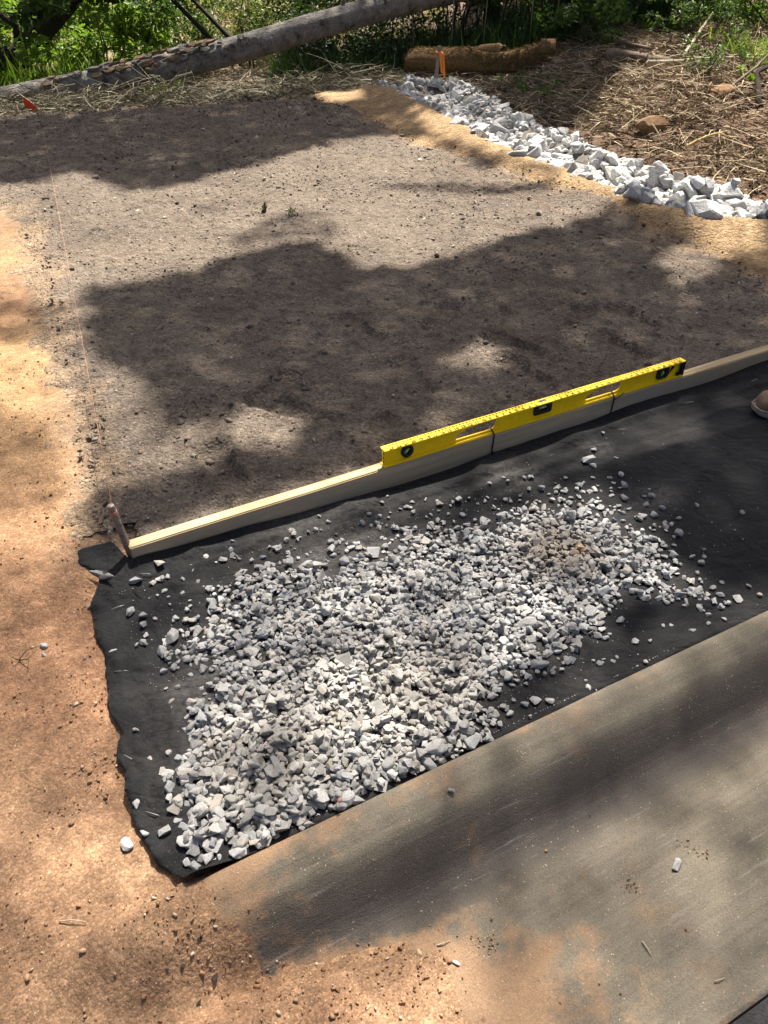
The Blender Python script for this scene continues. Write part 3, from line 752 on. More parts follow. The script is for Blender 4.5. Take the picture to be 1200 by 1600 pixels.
bmesh.ops.subdivide_edges(bm, edges=[e for e in bm.edges if abs((e.verts[0].co - e.verts[1].co).x) > 1], cuts=24)
for v in bm.verts:
    v.co.y += 0.002 * math.sin(v.co.x * 2.1); v.co.z += 0.0008 * math.sin(v.co.x * 9)
board = bm_obj('timber_board', bm, Mw.m)
board.location = tuple(B0); board.rotation_euler = (0, 0, B_ANG)
tag(board, 'long pale pine board on edge between soil and fabric', 'board')

# ------------------------------------------------------------------ yellow spirit level
M_yel = plain('yellow_paint', (0.90, 0.63, 0.007), 0.45, 0.35, var=0.07, nscale=60)
M_blk = plain('black_plastic', (0.012, 0.012, 0.013), 0.4, 0.5)
M_ink = plain('black_print', (0.018, 0.016, 0.012), 0.7, 0.2)
M_vial = Mat('vial_green', 0.12, 0.5); M_vial.col((0.26, 0.52, 0.22, 1)); M_vial.b.inputs['Transmission Weight'].default_value = 0.3; M_vial = M_vial.m
M_vframe = plain('vial_backing', (0.30, 0.33, 0.28), 0.4, 0.4)
M_bub = plain('bubble', (0.62, 0.82, 0.55), 0.1, 0.5)
LL, LH, LW = 1.219, .0605, .030
lv0 = B0 + BU * .763 + BN * .019
level = empty('spirit_level', lv0, B_ANG)
tag(level, 'yellow metal spirit level standing on the pine board', 'spirit level')
def curve_mesh(name, loops, depth, bevel=0.0):
    cu = bpy.data.curves.new(name, 'CURVE'); cu.dimensions = '2D'; cu.fill_mode = 'BOTH'; cu.extrude = depth; cu.bevel_depth = bevel; cu.bevel_resolution = 1
    for lp in loops:
        sp = cu.splines.new('POLY'); sp.points.add(len(lp) - 1); sp.use_cyclic_u = True
        for q, (a, b) in zip(sp.points, lp): q.co = (a, b, 0, 1)
    o = bpy.data.objects.new(name, cu); COL.objects.link(o)
    bpy.context.view_layer.update()
    me = bpy.data.meshes.new_from_object(o.evaluated_get(bpy.context.evaluated_depsgraph_get()))
    bpy.data.objects.remove(o); me.name = name
    return me
def stadium(x0, x1, z0, z1, r, n=6, skew=0.0):
    pts = []
    for cx_, cz_, a0 in ((x1 - r, z1 - r, 0), (x0 + r, z1 - r, 90), (x0 + r, z0 + r, 180), (x1 - r, z0 + r, 270)):
        for i in range(n + 1):
            a = math.radians(a0 + 90 * i / n); pts.append((cx_ + r * math.cos(a) + skew * (cz_ - (z0 + z1) / 2), cz_ + r * math.sin(a)))
    return pts
def circ(x, z, r, n=28): return [(x + r * math.cos(2 * math.pi * i / n), z + r * math.sin(2 * math.pi * i / n)) for i in range(n)]
hole1 = [(.262, .013), (.30, .0125), (.390, .0125), (.404, .019), (.413, .036), (.408, .048), (.39, .0505), (.345, .0495), (.30, .043), (.268, .032), (.258, .021)]
hole2 = [(.782, .013), (.82, .0125), (.915, .0125), (.928, .019), (.937, .036), (.932, .048), (.914, .0505), (.86, .0495), (.82, .043), (.788, .032), (.778, .021)]
web = curve_mesh('web', [[(0, .0035), (LL, .0035), (LL, LH - .0035), (0, LH - .0035)], hole1, hole2, circ(.083, .030, .0195), stadium(.560, .628, .018, .0565, .007), stadium(1.098, 1.150, .012, .050, .01)], 0.0016, 0.0)
web.materials.append(M_yel)
wo_ = link('web', web, level); wo_.rotation_euler = (math.pi / 2, 0, 0)
bm = bmesh.new(); bx(bm, (LL / 2, 0, LH - .00225), (LL, LW, .0045), bevel=0.0012)
top = bm_obj('top_flange', bm, M_yel, level)
bm = bmesh.new(); bx(bm, (LL / 2, 0, .00225), (LL, LW, .0045), bevel=0.0012)
bm_obj('bottom_flange', bm, M_yel, level)
# printed scale: ticks at the far edge, numbers in front of them
ticks = []
for i in range(1, 97):
    x = i * LL / 97; ln = .0075 if i % 4 == 0 else .0055
    y1 = LW / 2 - .0055; y0 = y1 - ln; zt = LH + .0004; hw = .0024
    ticks.append((np.array([(x - hw, y0, zt), (x + hw, y0, zt), (x + hw, y1, zt), (x - hw, y1, zt)]), [np.array([[0, 1, 2, 3]])]))
V, F = merge(ticks); link('scale_marks', mesh_np('scale_marks', V, F, [M_ink], False), top)
nums = []
for i in range(1, 48):
    tc = bpy.data.curves.new('number', 'FONT'); tc.body = str(abs(24 - i) or ''); tc.size = .0165; tc.align_x = 'CENTER'; tc.align_y = 'CENTER'; tc.offset = 0.0006; tc.resolution_u = 2
    if not tc.body: continue
    o = bpy.data.objects.new('number', tc); COL.objects.link(o); o.location = (i * LL / 48, -.0085, LH + .0005); nums.append(o)
bpy.context.view_layer.update(); dg = bpy.context.evaluated_depsgraph_get()
bm = bmesh.new()
for o in nums:
    me = bpy.data.meshes.new_from_object(o.evaluated_get(dg)); me.transform(Matrix.Translation(o.location)); bm.from_mesh(me); bpy.data.meshes.remove(me)
for o in nums: bpy.data.objects.remove(o)
bm_obj('scale_numbers', bm, M_ink, top)['kind'] = 'stuff'
bm = bmesh.new(); bx(bm, (.594, .002, LH + .0003), (.030, .010, .0006)); bm_obj('sight_window', bm, M_blk, top)
def vial(kind, x, z, ang):
    if kind == 'round': loops = [circ(x, z, .0205), circ(x, z, .0125)]
    elif kind == 'wide': loops = [stadium(x - .035, x + .035, .017, .0570, .008), stadium(x - .019, x + .019, .027, .050, .003)]
    else: loops = [stadium(x - .027, x + .027, .0108, .051, .011), stadium(x - .013, x + .013, .019, .043, .004)]
    me = curve_mesh('vial', loops, .0075, .0008); me.materials.append(M_blk)
    h = link('vial', me, level); h.rotation_euler = (math.pi / 2, 0, 0)
    bm = bmesh.new()
    bx(bm, (0, .004, 0), (.024, .002, .024) if kind != 'wide' else (.04, .002, .024))
    o = bm_obj('backing', bm, M_vframe, level); o.location = (x, 0, z); o.rotation_euler = (0, ang, 0)
    o.parent = h; o.matrix_parent_inverse = h.matrix_basis.inverted()
    n = 13; xs = np.linspace(-.014, .014, n) * (1.2 if kind == 'wide' else 0.85); rr = .0058 * np.ones(n); rr[0] = rr[-1] = .003
    pts = np.stack([xs, np.zeros(n) - .001, 0.0006 * (1 - (xs / .014) ** 2)], -1)
    o = tube_obj('tube', pts, rr, M_vial, h, 12); o.location = (x, 0, z); o.rotation_euler = (0, ang, 0); o.matrix_parent_inverse = h.matrix_basis.inverted()
    o = tube_obj('bubble', np.array([[-.0045, -.0062, .002], [-.002, -.0064, .0025], [.002, -.0064, .0025], [.0045, -.0062, .002]]), [.0008, .0022, .0022, .0008], M_bub, h, 8)
    o.location = (x, 0, z); o.rotation_euler = (0, ang, 0); o.matrix_parent_inverse = h.matrix_basis.inverted()
vial('round', .083, .030, math.radians(-45)); vial('wide', .594, .0385, 0); vial('tall', 1.124, .031, math.radians(90))
# black end cap and the triangle mark beside it
bm = bmesh.new()
bx(bm, (LL + .0015, 0, LH / 2), (.003, LW - .001, LH - .001), bevel=.0008)
bx(bm, (LL - .008, -.009, LH / 2 + .004), (.016, .010, LH - .018), bevel=.003)
bx(bm, (LL - .014, -.009, .0115), (.028, .010, .012), bevel=.003)
bm_obj('end_cap', bm, M_blk, level)
bm = bmesh.new(); vv = [bm.verts.new(q) for q in ((1.158, -.0021, .016), (1.184, -.0021, .040), (1.165, -.0021, .048))]; bm.faces.new(vv)
bm_obj('triangle_mark', bm, M_ink, level)
bm = bmesh.new()
for k in range(3): bx(bm, (.003, -.0020, .015 + k * .014), (.0016, .0008, .008))
bm_obj('end_marks', bm, M_ink, level)

# black ties that hold the level to the board
def tie(x, tail, label):
    e = empty('cable_tie', B0 + BU * (.763 + x) + BN * 0, B_ANG); tag(e, label, 'cable tie', 'ties holding the level')
    path = [(-.004, .0225, .020), (-.003, .012, .0185), (-.001, .006, .012), (0, .001, .0058), (.001, -.002, .002), (.0, -.0026, -.01), (-.001, -.0028, -.03), (-.003, -.003, -.05), (-.004, -.004, -.066)]
    pts = np.array(path); bm = bmesh.new(); prev = None
    for i, q in enumerate(pts):
        w_ = .0022; th_ = .0011
        d = pts[min(i + 1, len(pts) - 1)] - pts[max(i - 1, 0)]; d /= np.linalg.norm(d); nrm = np.cross(d, (1, 0, 0)); nrm /= np.linalg.norm(nrm)
        ring = [bm.verts.new(tuple(q + np.array([sx_ * w_, 0, 0]) + nrm * sy_ * th_)) for sx_, sy_ in ((-1, -1), (1, -1), (1, 1), (-1, 1))]
        if prev:
            for a in range(4): bm.faces.new((prev[a], prev[(a + 1) % 4], ring[(a + 1) % 4], ring[a]))
        prev = ring
    bmesh.ops.recalc_face_normals(bm, faces=bm.faces)
    bm_obj('strap', bm, M_blk, e)
    bm = bmesh.new(); bx(bm, (.0, -.006, .001 if tail else -.062), (.007, .005, .007), bevel=.001); bm_obj('head', bm, M_blk, e)
    if tail:
        tube_obj('tail', [(0, -.007, .001), (.012, -.010, .004), (.024, -.011, .012), (.033, -.012, .024)], [.0016, .0016, .0014, .001], M_blk, e, 6)
    else:
        tube_obj('tail', [(-.003, -.006, -.062), (.004, -.012, -.066), (.022, -.014, -.064)], [.0014, .0013, .001], M_blk, e, 6)
tie(.393, False, 'black cable tie through the handle hole nearest the round vial')
tie(.893, True, 'black cable tie with a loose tail near the black end cap')

# ------------------------------------------------------------------ steel stake, strings, flag
M_steel = Mat('rusty_steel', 0.55, 0.5); p = M_steel.pos(); n = M_steel.noise(p, 60, 6, 0.65)
M_steel.col(M_steel.ramp(n, [(0.35, (0.09, 0.075, 0.065)), (0.5, (0.22, 0.195, 0.175)), (0.68, (0.15, 0.085, 0.055))])); M_steel.b.inputs['Metallic'].default_value = 0.35
M_steel.nrm(M_steel.bump(n, 0.5, 0.002)); M_steel = M_steel.m
pt0 = at(206, 869, .04); pt1 = at(175, 796, .19)
pt1[:2] = pt0[:2] + np.clip(pt1[:2] - pt0[:2], -.06, .06)
pk = empty('steel_stake', pt0); tag(pk, 'rusty round steel stake at the left end of the pine board', 'stake')
dv = unit(pt1 - pt0); LST = .165
tube_obj('shaft', [-dv * .12, dv * .05, dv * LST * .97, dv * LST], [.0102, .0102, .0102, .0094], M_steel, pk, 14)
M_string = plain('pink_string', (0.46, 0.24, 0.17), 0.9, 0.1)
wr = []
for i in range(40): a = i * 0.9; wr.append(dv * (LST - .028 + .012 * i / 40) + np.array([math.cos(a), math.sin(a), 0]) * .0112)
sa = pt0 + dv * (LST - .02); sb_ = at(68, 207, .10)
def sag(a, b, n, drop):
    t_ = np.linspace(0, 1, n)[:, None]; return a + (b - a) * t_ + np.array([0, 0, -1.0]) * (4 * drop * t_ * (1 - t_))
ms = empty('mason_string', sa); tag(ms, 'pink string running from the steel stake to the orange flag', 'string')
tube_obj('line', sag(sa, sb_, 40, .03) - sa, .0007, M_string, ms, 5)
tube_obj('knot', np.array(wr) + pt0 - sa, .0010, M_string, ms, 5)
ra = at(690, 250, .09); rb = at(1078, 412, .075); rc = at(1200, 460, .07)
o = tube_obj('mason_string', np.concatenate([sag(ra, rb, 14, .01), sag(rb, rc, 6, .005)[1:]]), .0012, M_string, None, 5)
tag(o, 'pink string along the far right edge of the soil bed', 'string')
M_wire = plain('wire', (0.10, 0.085, 0.075), 0.6, 0.4, 0.5)
M_flag = plain('orange_flag', (0.80, 0.075, 0.018), 0.6, 0.3)
fb = at(68, 212, 0.02); fl = empty('marker_flag', fb); tag(fl, 'small orange marker flag at the far left corner of the bed', 'flag')
tube_obj('wire', [(0, 0, -.05), (.002, 0, .1), (-.004, 0, .26)], .0016, M_wire, fl, 6)
def solid_patch(name, P, m, parent, th=.001):
    P = np.asarray(P, float); nx, ny = P.shape[:2]
    o = link(name, mesh_np(name, P.reshape(-1, 3), [grid_faces(nx, ny)], [m]), parent); s_ = o.modifiers.new('t', 'SOLIDIFY'); s_.thickness = th; return o
fw, fh = .085, .105
P = [[(-.004 - fw * a, .012 * math.sin(a * 3), .205 + (fh * .5 * (b) - fh * .5) + .07 * a * (0.4 + .6 * b) + .02 * (1 - b)) for b in np.linspace(0, 1, 6)] for a in np.linspace(0, 1, 8)]
solid_patch('flag', P, M_flag, fl)
wp = at(444, 160, 0.0); o = tube_obj('pin', [(wp[0], wp[1], -.05), (wp[0] - .003, wp[1], .1), (wp[0], wp[1], .22)], .004, M_wire, None, 6)
o.name = 'wire_pin'; tag(o, 'thin rusty wire pin at the far edge of the bed', 'pin')

# wooden survey stake with ribbon
M_grey = plain('grey_wood', (0.24, 0.21, 0.18), 0.9, 0.2, var=0.3, nscale=70, bump=0.3)
M_rib = plain('orange_ribbon', (0.85, 0.26, 0.03), 0.55, 0.3)
sp = at(679, 140, 0.0); top_z = atY(683, 72, sp[1])[2]
ss_ = empty('survey_stake', sp, 0.3); tag(ss_, 'grey wooden survey stake tied with orange ribbon before the coir roll', 'stake')
bm = bmesh.new(); bx(bm, (0, 0, top_z / 2 - .05), (.036, .020, top_z + .1), bevel=.002)
for v in bm.verts: v.co.x += 0.045 * v.co.z / top_z * 0.8
bm_obj('post', bm, M_grey, ss_)
zr = top_z * .86
tube_obj('ribbon_knot', [(.03 + .026 * math.cos(a), .018 * math.sin(a), zr + .004 * math.sin(3 * a)) for a in np.linspace(0, 6.283, 14)], .007, M_rib, ss_, 6)
for dx_, ln in ((.0, .17), (.028, .21)):
    P = [[(.03 + dx_ + (b - .5) * .022 + .03 * a, -.02 - .02 * math.sin(a * 2.5), zr - ln * a + .02 * math.sin(a * 6)) for b in np.linspace(0, 1, 3)] for a in np.linspace(0, 1, 10)]
    solid_patch('ribbon_tail', P, M_rib, ss_)

# fabric pins
M_pin = plain('galvanised_wire', (0.28, 0.275, 0.27), 0.4, 0.5, 0.6)
for px, py, yaw in STAPLES + [(1077, 632, .25), (972, 672, 0.0), (903, 685, .3), (1178, 597, .5), (455, 830, .1), (366, 868, -.6), (228, 903, -.05)]:
    q = at(px, py, .012); z0 = max(float(fabric_height(q[0], q[1])), float(H(q[0], q[1]))) + .003
    o = tube_obj('fabric_staple', [(-.017, 0, -.012), (-.016, 0, .0), (-.010, 0, .0015), (.010, 0, .0015), (.016, 0, 0), (.017, 0, -.012)], .0009, M_pin, None, 6)
    o.location = (q[0], q[1], z0); o.rotation_euler = (0, 0, yaw)
    on_edge = px < 300
    tag(o, 'thin wire staple pinning the left edge of the black fabric' if on_edge else 'thin wire staple in the black fabric near the pine board', 'staple', 'staples on the left fabric edge' if on_edge else 'staples beside the board')

# ------------------------------------------------------------------ white rocks in the swale
M_rip = stone_mat('white_rock', (0.39, 0.388, 0.375), (0.58, 0.575, 0.555), 0.3, 0.8)
rprotos = []
for i in range(26):
    r = random.Random(900 + i)
    rprotos.append(make_rock(r.choice([11, 13, 15]), (1.0, r.uniform(.6, .92), r.uniform(.45, .72)), r.choice([.4, .8, 1.0]), 0.045, 1500 + i))
rp_me = [mesh_np('white_rock', V, [F], [M_rip], False) for V, F in rprotos]
rp_ext = [np.abs(V).max(0) for V, F in rprotos]
rset = Settler(-0.3, 4.0, 3.6, 9.2, 0.02, lambda x, y: H(x, y, False))
cand = []
cx = rng.uniform(-0.2, 3.6, 9000); cy = rng.uniform(4.0, 8.9, 9000)
dl, sl = seg_dist(cx, cy, RIP_L); dr, sr = seg_dist(cx, cy, RIP_R)
m_in = ((sl > 0) | (dl < 0.03)) & ((sr < 0) | (dr < 0.06)) & (cx < 3.0)
rocks = []
for px, py, lp in [(1000, 295, 62), (985, 285, 40), (1065, 322, 56), (1105, 336, 56), (1135, 346, 46), (1165, 352, 40), (1040, 328, 40), (960, 305, 40), (870, 262, 30), (900, 262, 34), (1195, 350, 40)]:
    q = at(px, py - 6, .06); rocks.append((q[0], q[1], .76 * lp * project(*q)[2] / FPX))
for i in np.where(m_in)[0]:
    if random.random() > (0.75 if cy[i] < 6.5 else 0.9): continue
    if any(math.hypot(cx[i] - b_[0], cy[i] - b_[1]) < .62 * b_[2] for b_ in rocks[:11]): continue
    near = smooth(7.2, 4.6, cy[i])
    L = float(np.clip((0.078 + 0.034 * near) * math.exp(random.gauss(0, .36)), .05, .24))
    rocks.append((cx[i], cy[i], L))
fill = [(cx[i], cy[i], random.uniform(.05, .085)) for i in np.where(m_in)[0] if random.random() < .7 and cx[i] < 2.5]
rocks = rocks[:11] + fill + rocks[11:]
placed = []
for n_, (x, y, L) in enumerate(rocks):
    k = random.randrange(len(rprotos)); a, b, c_ = rp_ext[k] * L * .5; yaw = random.uniform(0, 6.28)
    rx, ry = random.gauss(0, .2), random.gauss(0, .2)
    zc = rset.drop(x, y, a * .95, b * .95, c_ + .3 * abs(math.sin(ry)) * a, yaw, 18, .14)
    if zc is None: continue
    placed.append((x, y, zc, L * .5, k, rx, ry, yaw))
S = np.array([q[:4] for q in placed]); ppx, ppy, dep = project(S[:, 0], S[:, 1], S[:, 2])
ii = ((S[:, 0] + .3) / .02).astype(int); jj = ((S[:, 1] - 3.6) / .02).astype(int)
vis = rset.Z[ii, jj] - S[:, 2] < S[:, 3] * .9
score = S[:, 3] / dep * np.where(vis, 1, .05) * np.where(ppx < 1230, 1, .01)
bigr = set(np.argsort(-score)[:298].tolist()); rest = []
for i, (x, y, z, L, k, rx, ry, rz) in enumerate(placed):
    if i in bigr:
        o = link('white_rock', rp_me[k]); o.location = (x, y, z); o.rotation_euler = (rx, ry, rz); o.scale = (L, L, L)
        where = 'at the far end of the swale by the survey stake' if y > 7.3 else 'in the middle stretch of the swale' if y > 5.6 else 'at the near right end of the swale'
        e3 = rp_ext[k]; lab = '%s %s white rock %s' % ('large' if L > .085 else 'small' if L < .05 else 'middling', 'flat' if e3[2] < .55 else 'blocky', where)
        tag(o, lab, 'rock', 'swale: ' + lab)
    else:
        V, F = rprotos[k]; rest.append((V * L @ rot_np(rx, ry, rz).T + np.array([x, y, z]), [F]))
if rest:
    V, F = merge(rest); o = link('rock_fill', mesh_np('rock_fill', V, F, [M_rip], False))
    tag(o, 'smaller white rubble packed between the rocks of the swale', 'rubble', kind='stuff')

# ------------------------------------------------------------------ clods, crumbs and pebbles
def scatter_lumps(name, xs, ys, zs, sizes, m, label, flat=.7):
    small = [make_rock(9, (1, .8, flat), 0, 0, 3000 + i) for i in range(10)]
    parts = []
    for x, y, z, L in zip(xs, ys, zs, sizes):
        V, F = small[random.randrange(8)]
        parts.append((V * L * .5 @ rot_np(random.uniform(-.5, .5), random.uniform(-.5, .5), random.uniform(0, 6.28)).T + np.array([x, y, z]), [F]))
    V, F = merge(parts); o = link(name, mesh_np(name, V, F, [m], True)); return tag(o, label, 'soil', kind='stuff')
M_clod = Mat('soil_clods', .95, .15); r = M_clod.island()
M_clod.col(M_clod.ramp(r, [(0, (0.10, 0.08, 0.063)), (.7, (0.19, 0.155, 0.125)), (.9, (0.26, 0.22, 0.175)), (1, (0.40, 0.35, 0.29))])); M_clod = M_clod.m
n = 42000
cx = rng.uniform(-3.4, 2.6, n); cy = 1.5 + 6.6 * rng.uniform(0, 1, n) ** 1.25
ok = (poly_sd(cx, cy, BED) > -.04) & (bn_(cx, cy) > .045) & (fbm(cx, cy, 2.2, 3, 66) + rng.uniform(-.6, .9, n) > 0)
cx, cy = cx[ok], cy[ok]
L = np.clip(.0085 * np.exp(rng.normal(0, .5, len(cx))), .004, .040) * (1 + .10 * cy)
scatter_lumps('soil_clods', cx, cy, bed_z(cx, cy) + .0125, L, M_clod, 'crumbs and clods of dark soil strewn over the bed')
M_crumb = Mat('clay_crumbs', .95, .15); r = M_crumb.island()
M_crumb.col(M_crumb.ramp(r, [(0, (0.18, 0.10, 0.055)), (.6, (0.29, 0.17, 0.095)), (.88, (0.36, 0.24, 0.15)), (1, (0.48, 0.39, 0.30))])); M_crumb = M_crumb.m
n = 20000
cx = rng.uniform(-2.0, .75, n); cy = .25 + 4.0 * rng.uniform(0, 1, n) ** 1.8
s, m = ks(cx, cy), km(cx, cy)
sL = np.interp(m, LEFT[:, 0], LEFT[:, 1])
left = ((s < sL - .005) | (m > 1.04)) & (m > 0) & (poly_sd(cx, cy, BED) < -.02)
low = (m <= 0) & (s < np.interp(-m, DB[:, 0], DB[:, 1]) + .02)
pan = (m < -.19) & (m > -.58) & (s > 0) & (s < 1.3) & (rng.uniform(0, 1, n) < .10 * np.exp(-np.maximum(s - .35, 0) / .3))
ok = (left | low | pan) & (fbm(cx, cy, 3.5, 3, 67) + rng.uniform(-.7, .8, n) > 0)
cx, cy, pan, m = cx[ok], cy[ok], pan[ok] & ~low[ok], m[ok]
CL = [(160, 1205, 90, .045), (182, 1100, 60, .03), (610, 1490, 60, .03), (565, 1565, 90, .04), (330, 1495, 120, .05), (110, 1255, 70, .05), (120, 1085, 60, .04), (250, 1440, 110, .05), (100, 830, 60, .05), (130, 870, 70, .04), (60, 1480, 60, .05), (430, 1560, 90, .05), (150, 940, 50, .04), (90, 700, 60, .08), (60, 600, 60, .08),
      (1080, 1312, 45, .012), (1105, 1328, 25, .007), (985, 1375, 30, .010), (995, 1378, 25, .008), (755, 1470, 60, .016), (770, 1462, 30, .008), (690, 1490, 50, .03), (650, 1520, 60, .03), (900, 1540, 40, .04)]
ex_, ey_ = [], []
for px_, py_, c_n, sp_ in CL:
    c_n = int(c_n * .6); q = at(px_, py_, -.05 if px_ > 600 else .0); ex_.append(q[0] + rng.normal(0, sp_, c_n)); ey_.append(q[1] + rng.normal(0, sp_ * .8, c_n))
ex_, ey_ = np.concatenate(ex_), np.concatenate(ey_); em = km(ex_, ey_); es_ = ks(ex_, ey_)
g_ok = ~((em > 0) & (es_ > np.interp(em, LEFT[:, 0], LEFT[:, 1]) - .006) & (em < 1.05)); ex_, ey_, em, es_ = ex_[g_ok], ey_[g_ok], em[g_ok], es_[g_ok]
ncl = len(ex_); epan = (em < -.02) & (em > -.6) & (es_ > np.interp(-em, DB[:, 0], DB[:, 1]))
cx, cy, pan, m = np.concatenate([cx, ex_]), np.concatenate([cy, ey_]), np.concatenate([pan, epan]), np.concatenate([m, em])
L = np.clip(.0036 * np.exp(rng.normal(0, .5, len(cx))), .0016, .016) * (1 + .12 * cy)
L[-ncl:] = np.where(epan, .62, 1.0) * np.clip(.0052 * np.exp(rng.normal(0, .5, ncl)), .002, .016)
zz = np.where(pan, kprof(-m), H(cx, cy)) + .16 * L + .0012
scatter_lumps('clay_crumbs', cx, cy, zz, L, M_crumb, 'small crumbs of orange clay on the bare ground')
# loose grit on the fabric
M_grit = Mat('stone_grit', .9, .2); M_grit.col(M_grit.ramp(M_grit.island(), [(0, .25), (1, .6)])); M_grit = M_grit.m
n = 3800; s = np.abs(rng.normal(.65, .45, n)) + .05; m = np.clip(rng.normal(.4, .24, n), .02, .82); x = K0[0] + KU[0] * s - KN[0] * m; y = K0[1] + KU[1] * s - KN[1] * m
scatter_lumps('stone_grit', x, y, fabric_height(x, y), rng.uniform(.0012, .0052, n), M_grit, 'fine pale stone grit sprinkled on the black fabric')
# dark scraps of soil dropped on the clay by the kerb end
M_scrap = plain('dark_scrap', (0.035, 0.027, 0.022), .95, .1, var=.3, nscale=90)
for px, py, lp in [(335, 1526, 20), (318, 1488, 11), (290, 1521, 12), (310, 1565, 10), (268, 1530, 7), (326, 1548, 7), (548, 1570, 9), (517, 1590, 13), (310, 1466, 8)]:
    q = at(px, py, -.04); z = float(H(q[0], q[1])); Ls = lp * 1.5 / FPX
    V, F = make_rock(9, (.5 * Ls, .33 * Ls, .16 * Ls), 0, .08 * Ls, px)
    o = link('soil_scrap', mesh_np('soil_scrap', V, [F], [M_scrap], False), None, (q[0], q[1], z + .002)); o.rotation_euler = (0, 0, px % 6)
    tag(o, 'little dark scrap of soil on the clay below the kerb end', 'soil scrap', 'dark scraps by the kerb end')

# ------------------------------------------------------------------ work boot at the right edge
M_lea = plain('boot_leather', (0.27, 0.175, 0.105), .7, .3, var=.25, nscale=35, bump=.3)
M_sole = plain('boot_sole', (0.34, 0.28, 0.21), .8, .2, var=.2, nscale=40)
M_dk = plain('boot_seam', (0.08, 0.05, 0.035), .8, .2)
bt = at(1178, 640, .03); boot = empty('work_boot', (bt[0], bt[1], float(fabric_height(bt[0], bt[1]))), math.radians(8)); tag(boot, 'toe of a tan leather work boot at the right edge', 'boot')
def loft(name, secs, m, parent, n=20):
    V = []
    for (x, hw, zb, zt, pw) in secs:
        a = np.linspace(0, 2 * math.pi, n, endpoint=False); ca, sa_ = np.cos(a), np.sin(a)
        V.append(np.stack([np.full(n, x), hw * np.sign(ca) * np.abs(ca) ** pw, (zb + zt) / 2 + (zt - zb) / 2 * np.sign(sa_) * np.abs(sa_) ** pw], -1))
    ns_ = len(secs); V = np.concatenate(V)
    i = np.arange(ns_ - 1)[:, None] * n; j = np.arange(n)[None]; j2 = (j + 1) % n
    Q = np.stack([i + j, i + n + j, i + n + j2, i + j2], -1).reshape(-1, 4)
    V = np.concatenate([V, [V[:n].mean(0)], [V[-n:].mean(0)]]); jj = np.arange(n)
    return link(name, mesh_np(name, V, [Q, np.stack([np.full(n, ns_ * n), jj, (jj + 1) % n], -1), np.stack([np.full(n, ns_ * n + 1), (ns_ - 1) * n + (jj + 1) % n, (ns_ - 1) * n + jj], -1)], [m]), parent)
loft('sole', [(0, .012, .016, .028, .6), (.008, .032, .008, .030, .5), (.03, .046, .002, .031, .4), (.08, .052, 0, .031, .35), (.14, .047, 0, .032, .35), (.2, .038, 0, .034, .35), (.27, .039, 0, .036, .35), (.30, .028, .002, .036, .45), (.305, .012, .012, .03, .6)], M_sole, boot)
up_ = loft('upper', [(.010, .014, .026, .046, .8), (.018, .032, .024, .066, .8), (.04, .043, .022, .080, .8), (.08, .047, .022, .088, .85), (.12, .043, .022, .102, .9), (.155, .039, .022, .130, .9), (.18, .038, .022, .165, .95), (.20, .038, .022, .19, 1), (.24, .038, .022, .20, 1), (.275, .036, .022, .205, 1), (.295, .024, .024, .205, .9), (.302, .008, .03, .19, .8)], M_lea, boot)
tube_obj('toe_seam', [(.055, .043 * math.cos(a), .052 + .034 * math.sin(a)) for a in np.linspace(0, math.pi, 12)], .0016, M_dk, boot, 6)
tube_obj('welt', [(.155 - .152 * math.cos(a * .5) if False else x_, y_, .031) for x_, y_ in [(.2, .04), (.14, .049), (.08, .054), (.03, .048), (.006, .030), (.0, 0), (.006, -.030), (.03, -.048), (.08, -.054), (.14, -.049), (.2, -.04)]], .003, M_sole, boot, 6)
for k in range(4):
    x_ = .105 + .018 * k; z_ = .096 + .011 * k + .004 * k * k
    tube_obj('lace', [(x_, -.026, z_ - .012), (x_ + .003, -.01, z_ + .003), (x_ + .003, .01, z_ + .003), (x_, .026, z_ - .012)], .002, M_dk, boot, 6)

# ------------------------------------------------------------------ fallen trunk
Mb = Mat('log_bark', .9, .2); p = Mb.pos(); t = Mb.obj()
n1 = Mb.noise(p, 8.5, 6, .68, .4); n2 = Mb.noise(p, 45, 5, .65); n3 = Mb.noise(Mb.scale(t, (7, 30, 30)), 1, 6, .7, .8)
c = Mb.ramp(n1, [(.33, (.06, .054, .048)), (.45, (.22, .20, .175)), (.62, (.33, .31, .28)), (.78, (.15, .125, .10))])
c = Mb.mix(.7, c, Mb.ramp(n2, [(.3, .55), (.7, 1.3)]), 'MULTIPLY'); c = Mb.mix(.6, c, Mb.ramp(n3, [(.35, .55), (.65, 1.25)]), 'MULTIPLY')
Mb.col(c); Mb.nrm(Mb.bump(Mb.math('ADD', Mb.math('MULTIPLY', n3, 1.4), n2), .9, .02)); M_log = Mb.m
M_rawwood = plain('bare_wood', (.17, .12, .075), .9, .2, var=.4, nscale=25, bump=.5)
la = atY(-190, 214, 7.45); lb = atY(640, 6, 9.8); ld = lb - la
logr = empty('fallen_trunk', la); tag(logr, 'long grey fallen tree trunk propped up behind the soil bed', 'tree trunk')
nt = 160; tp = np.linspace(-.05, 1.5, nt); pts = ld * tp[:, None] + np.stack([np.zeros(nt), .03 * np.sin(tp * 5), .03 * np.sin(tp * 7 + 1)], -1)
V, F = tube_np(pts, .130 - .012 * tp, 40, .0, 3)
u_ = np.repeat(np.arange(nt), 40); a_ = np.tile(np.arange(40), nt)
nv = nt * 40; cenp = np.repeat(pts, 40, 0); rad = V[:nv] - cenp
ang = a_ / 40 * 2 * math.pi
wob = .10 * fbm(u_ * .05, np.cos(ang) * 1.2 + 3, 1.0, 4, 5) + .05 * fbm(u_ * .35, ang * 3.0, 1.0, 3, 6) + .04 * np.abs(vnoise(u_ * .12, a_ * .9, 8))
seam = np.minimum(np.abs(a_ - 0), np.abs(40 - a_))
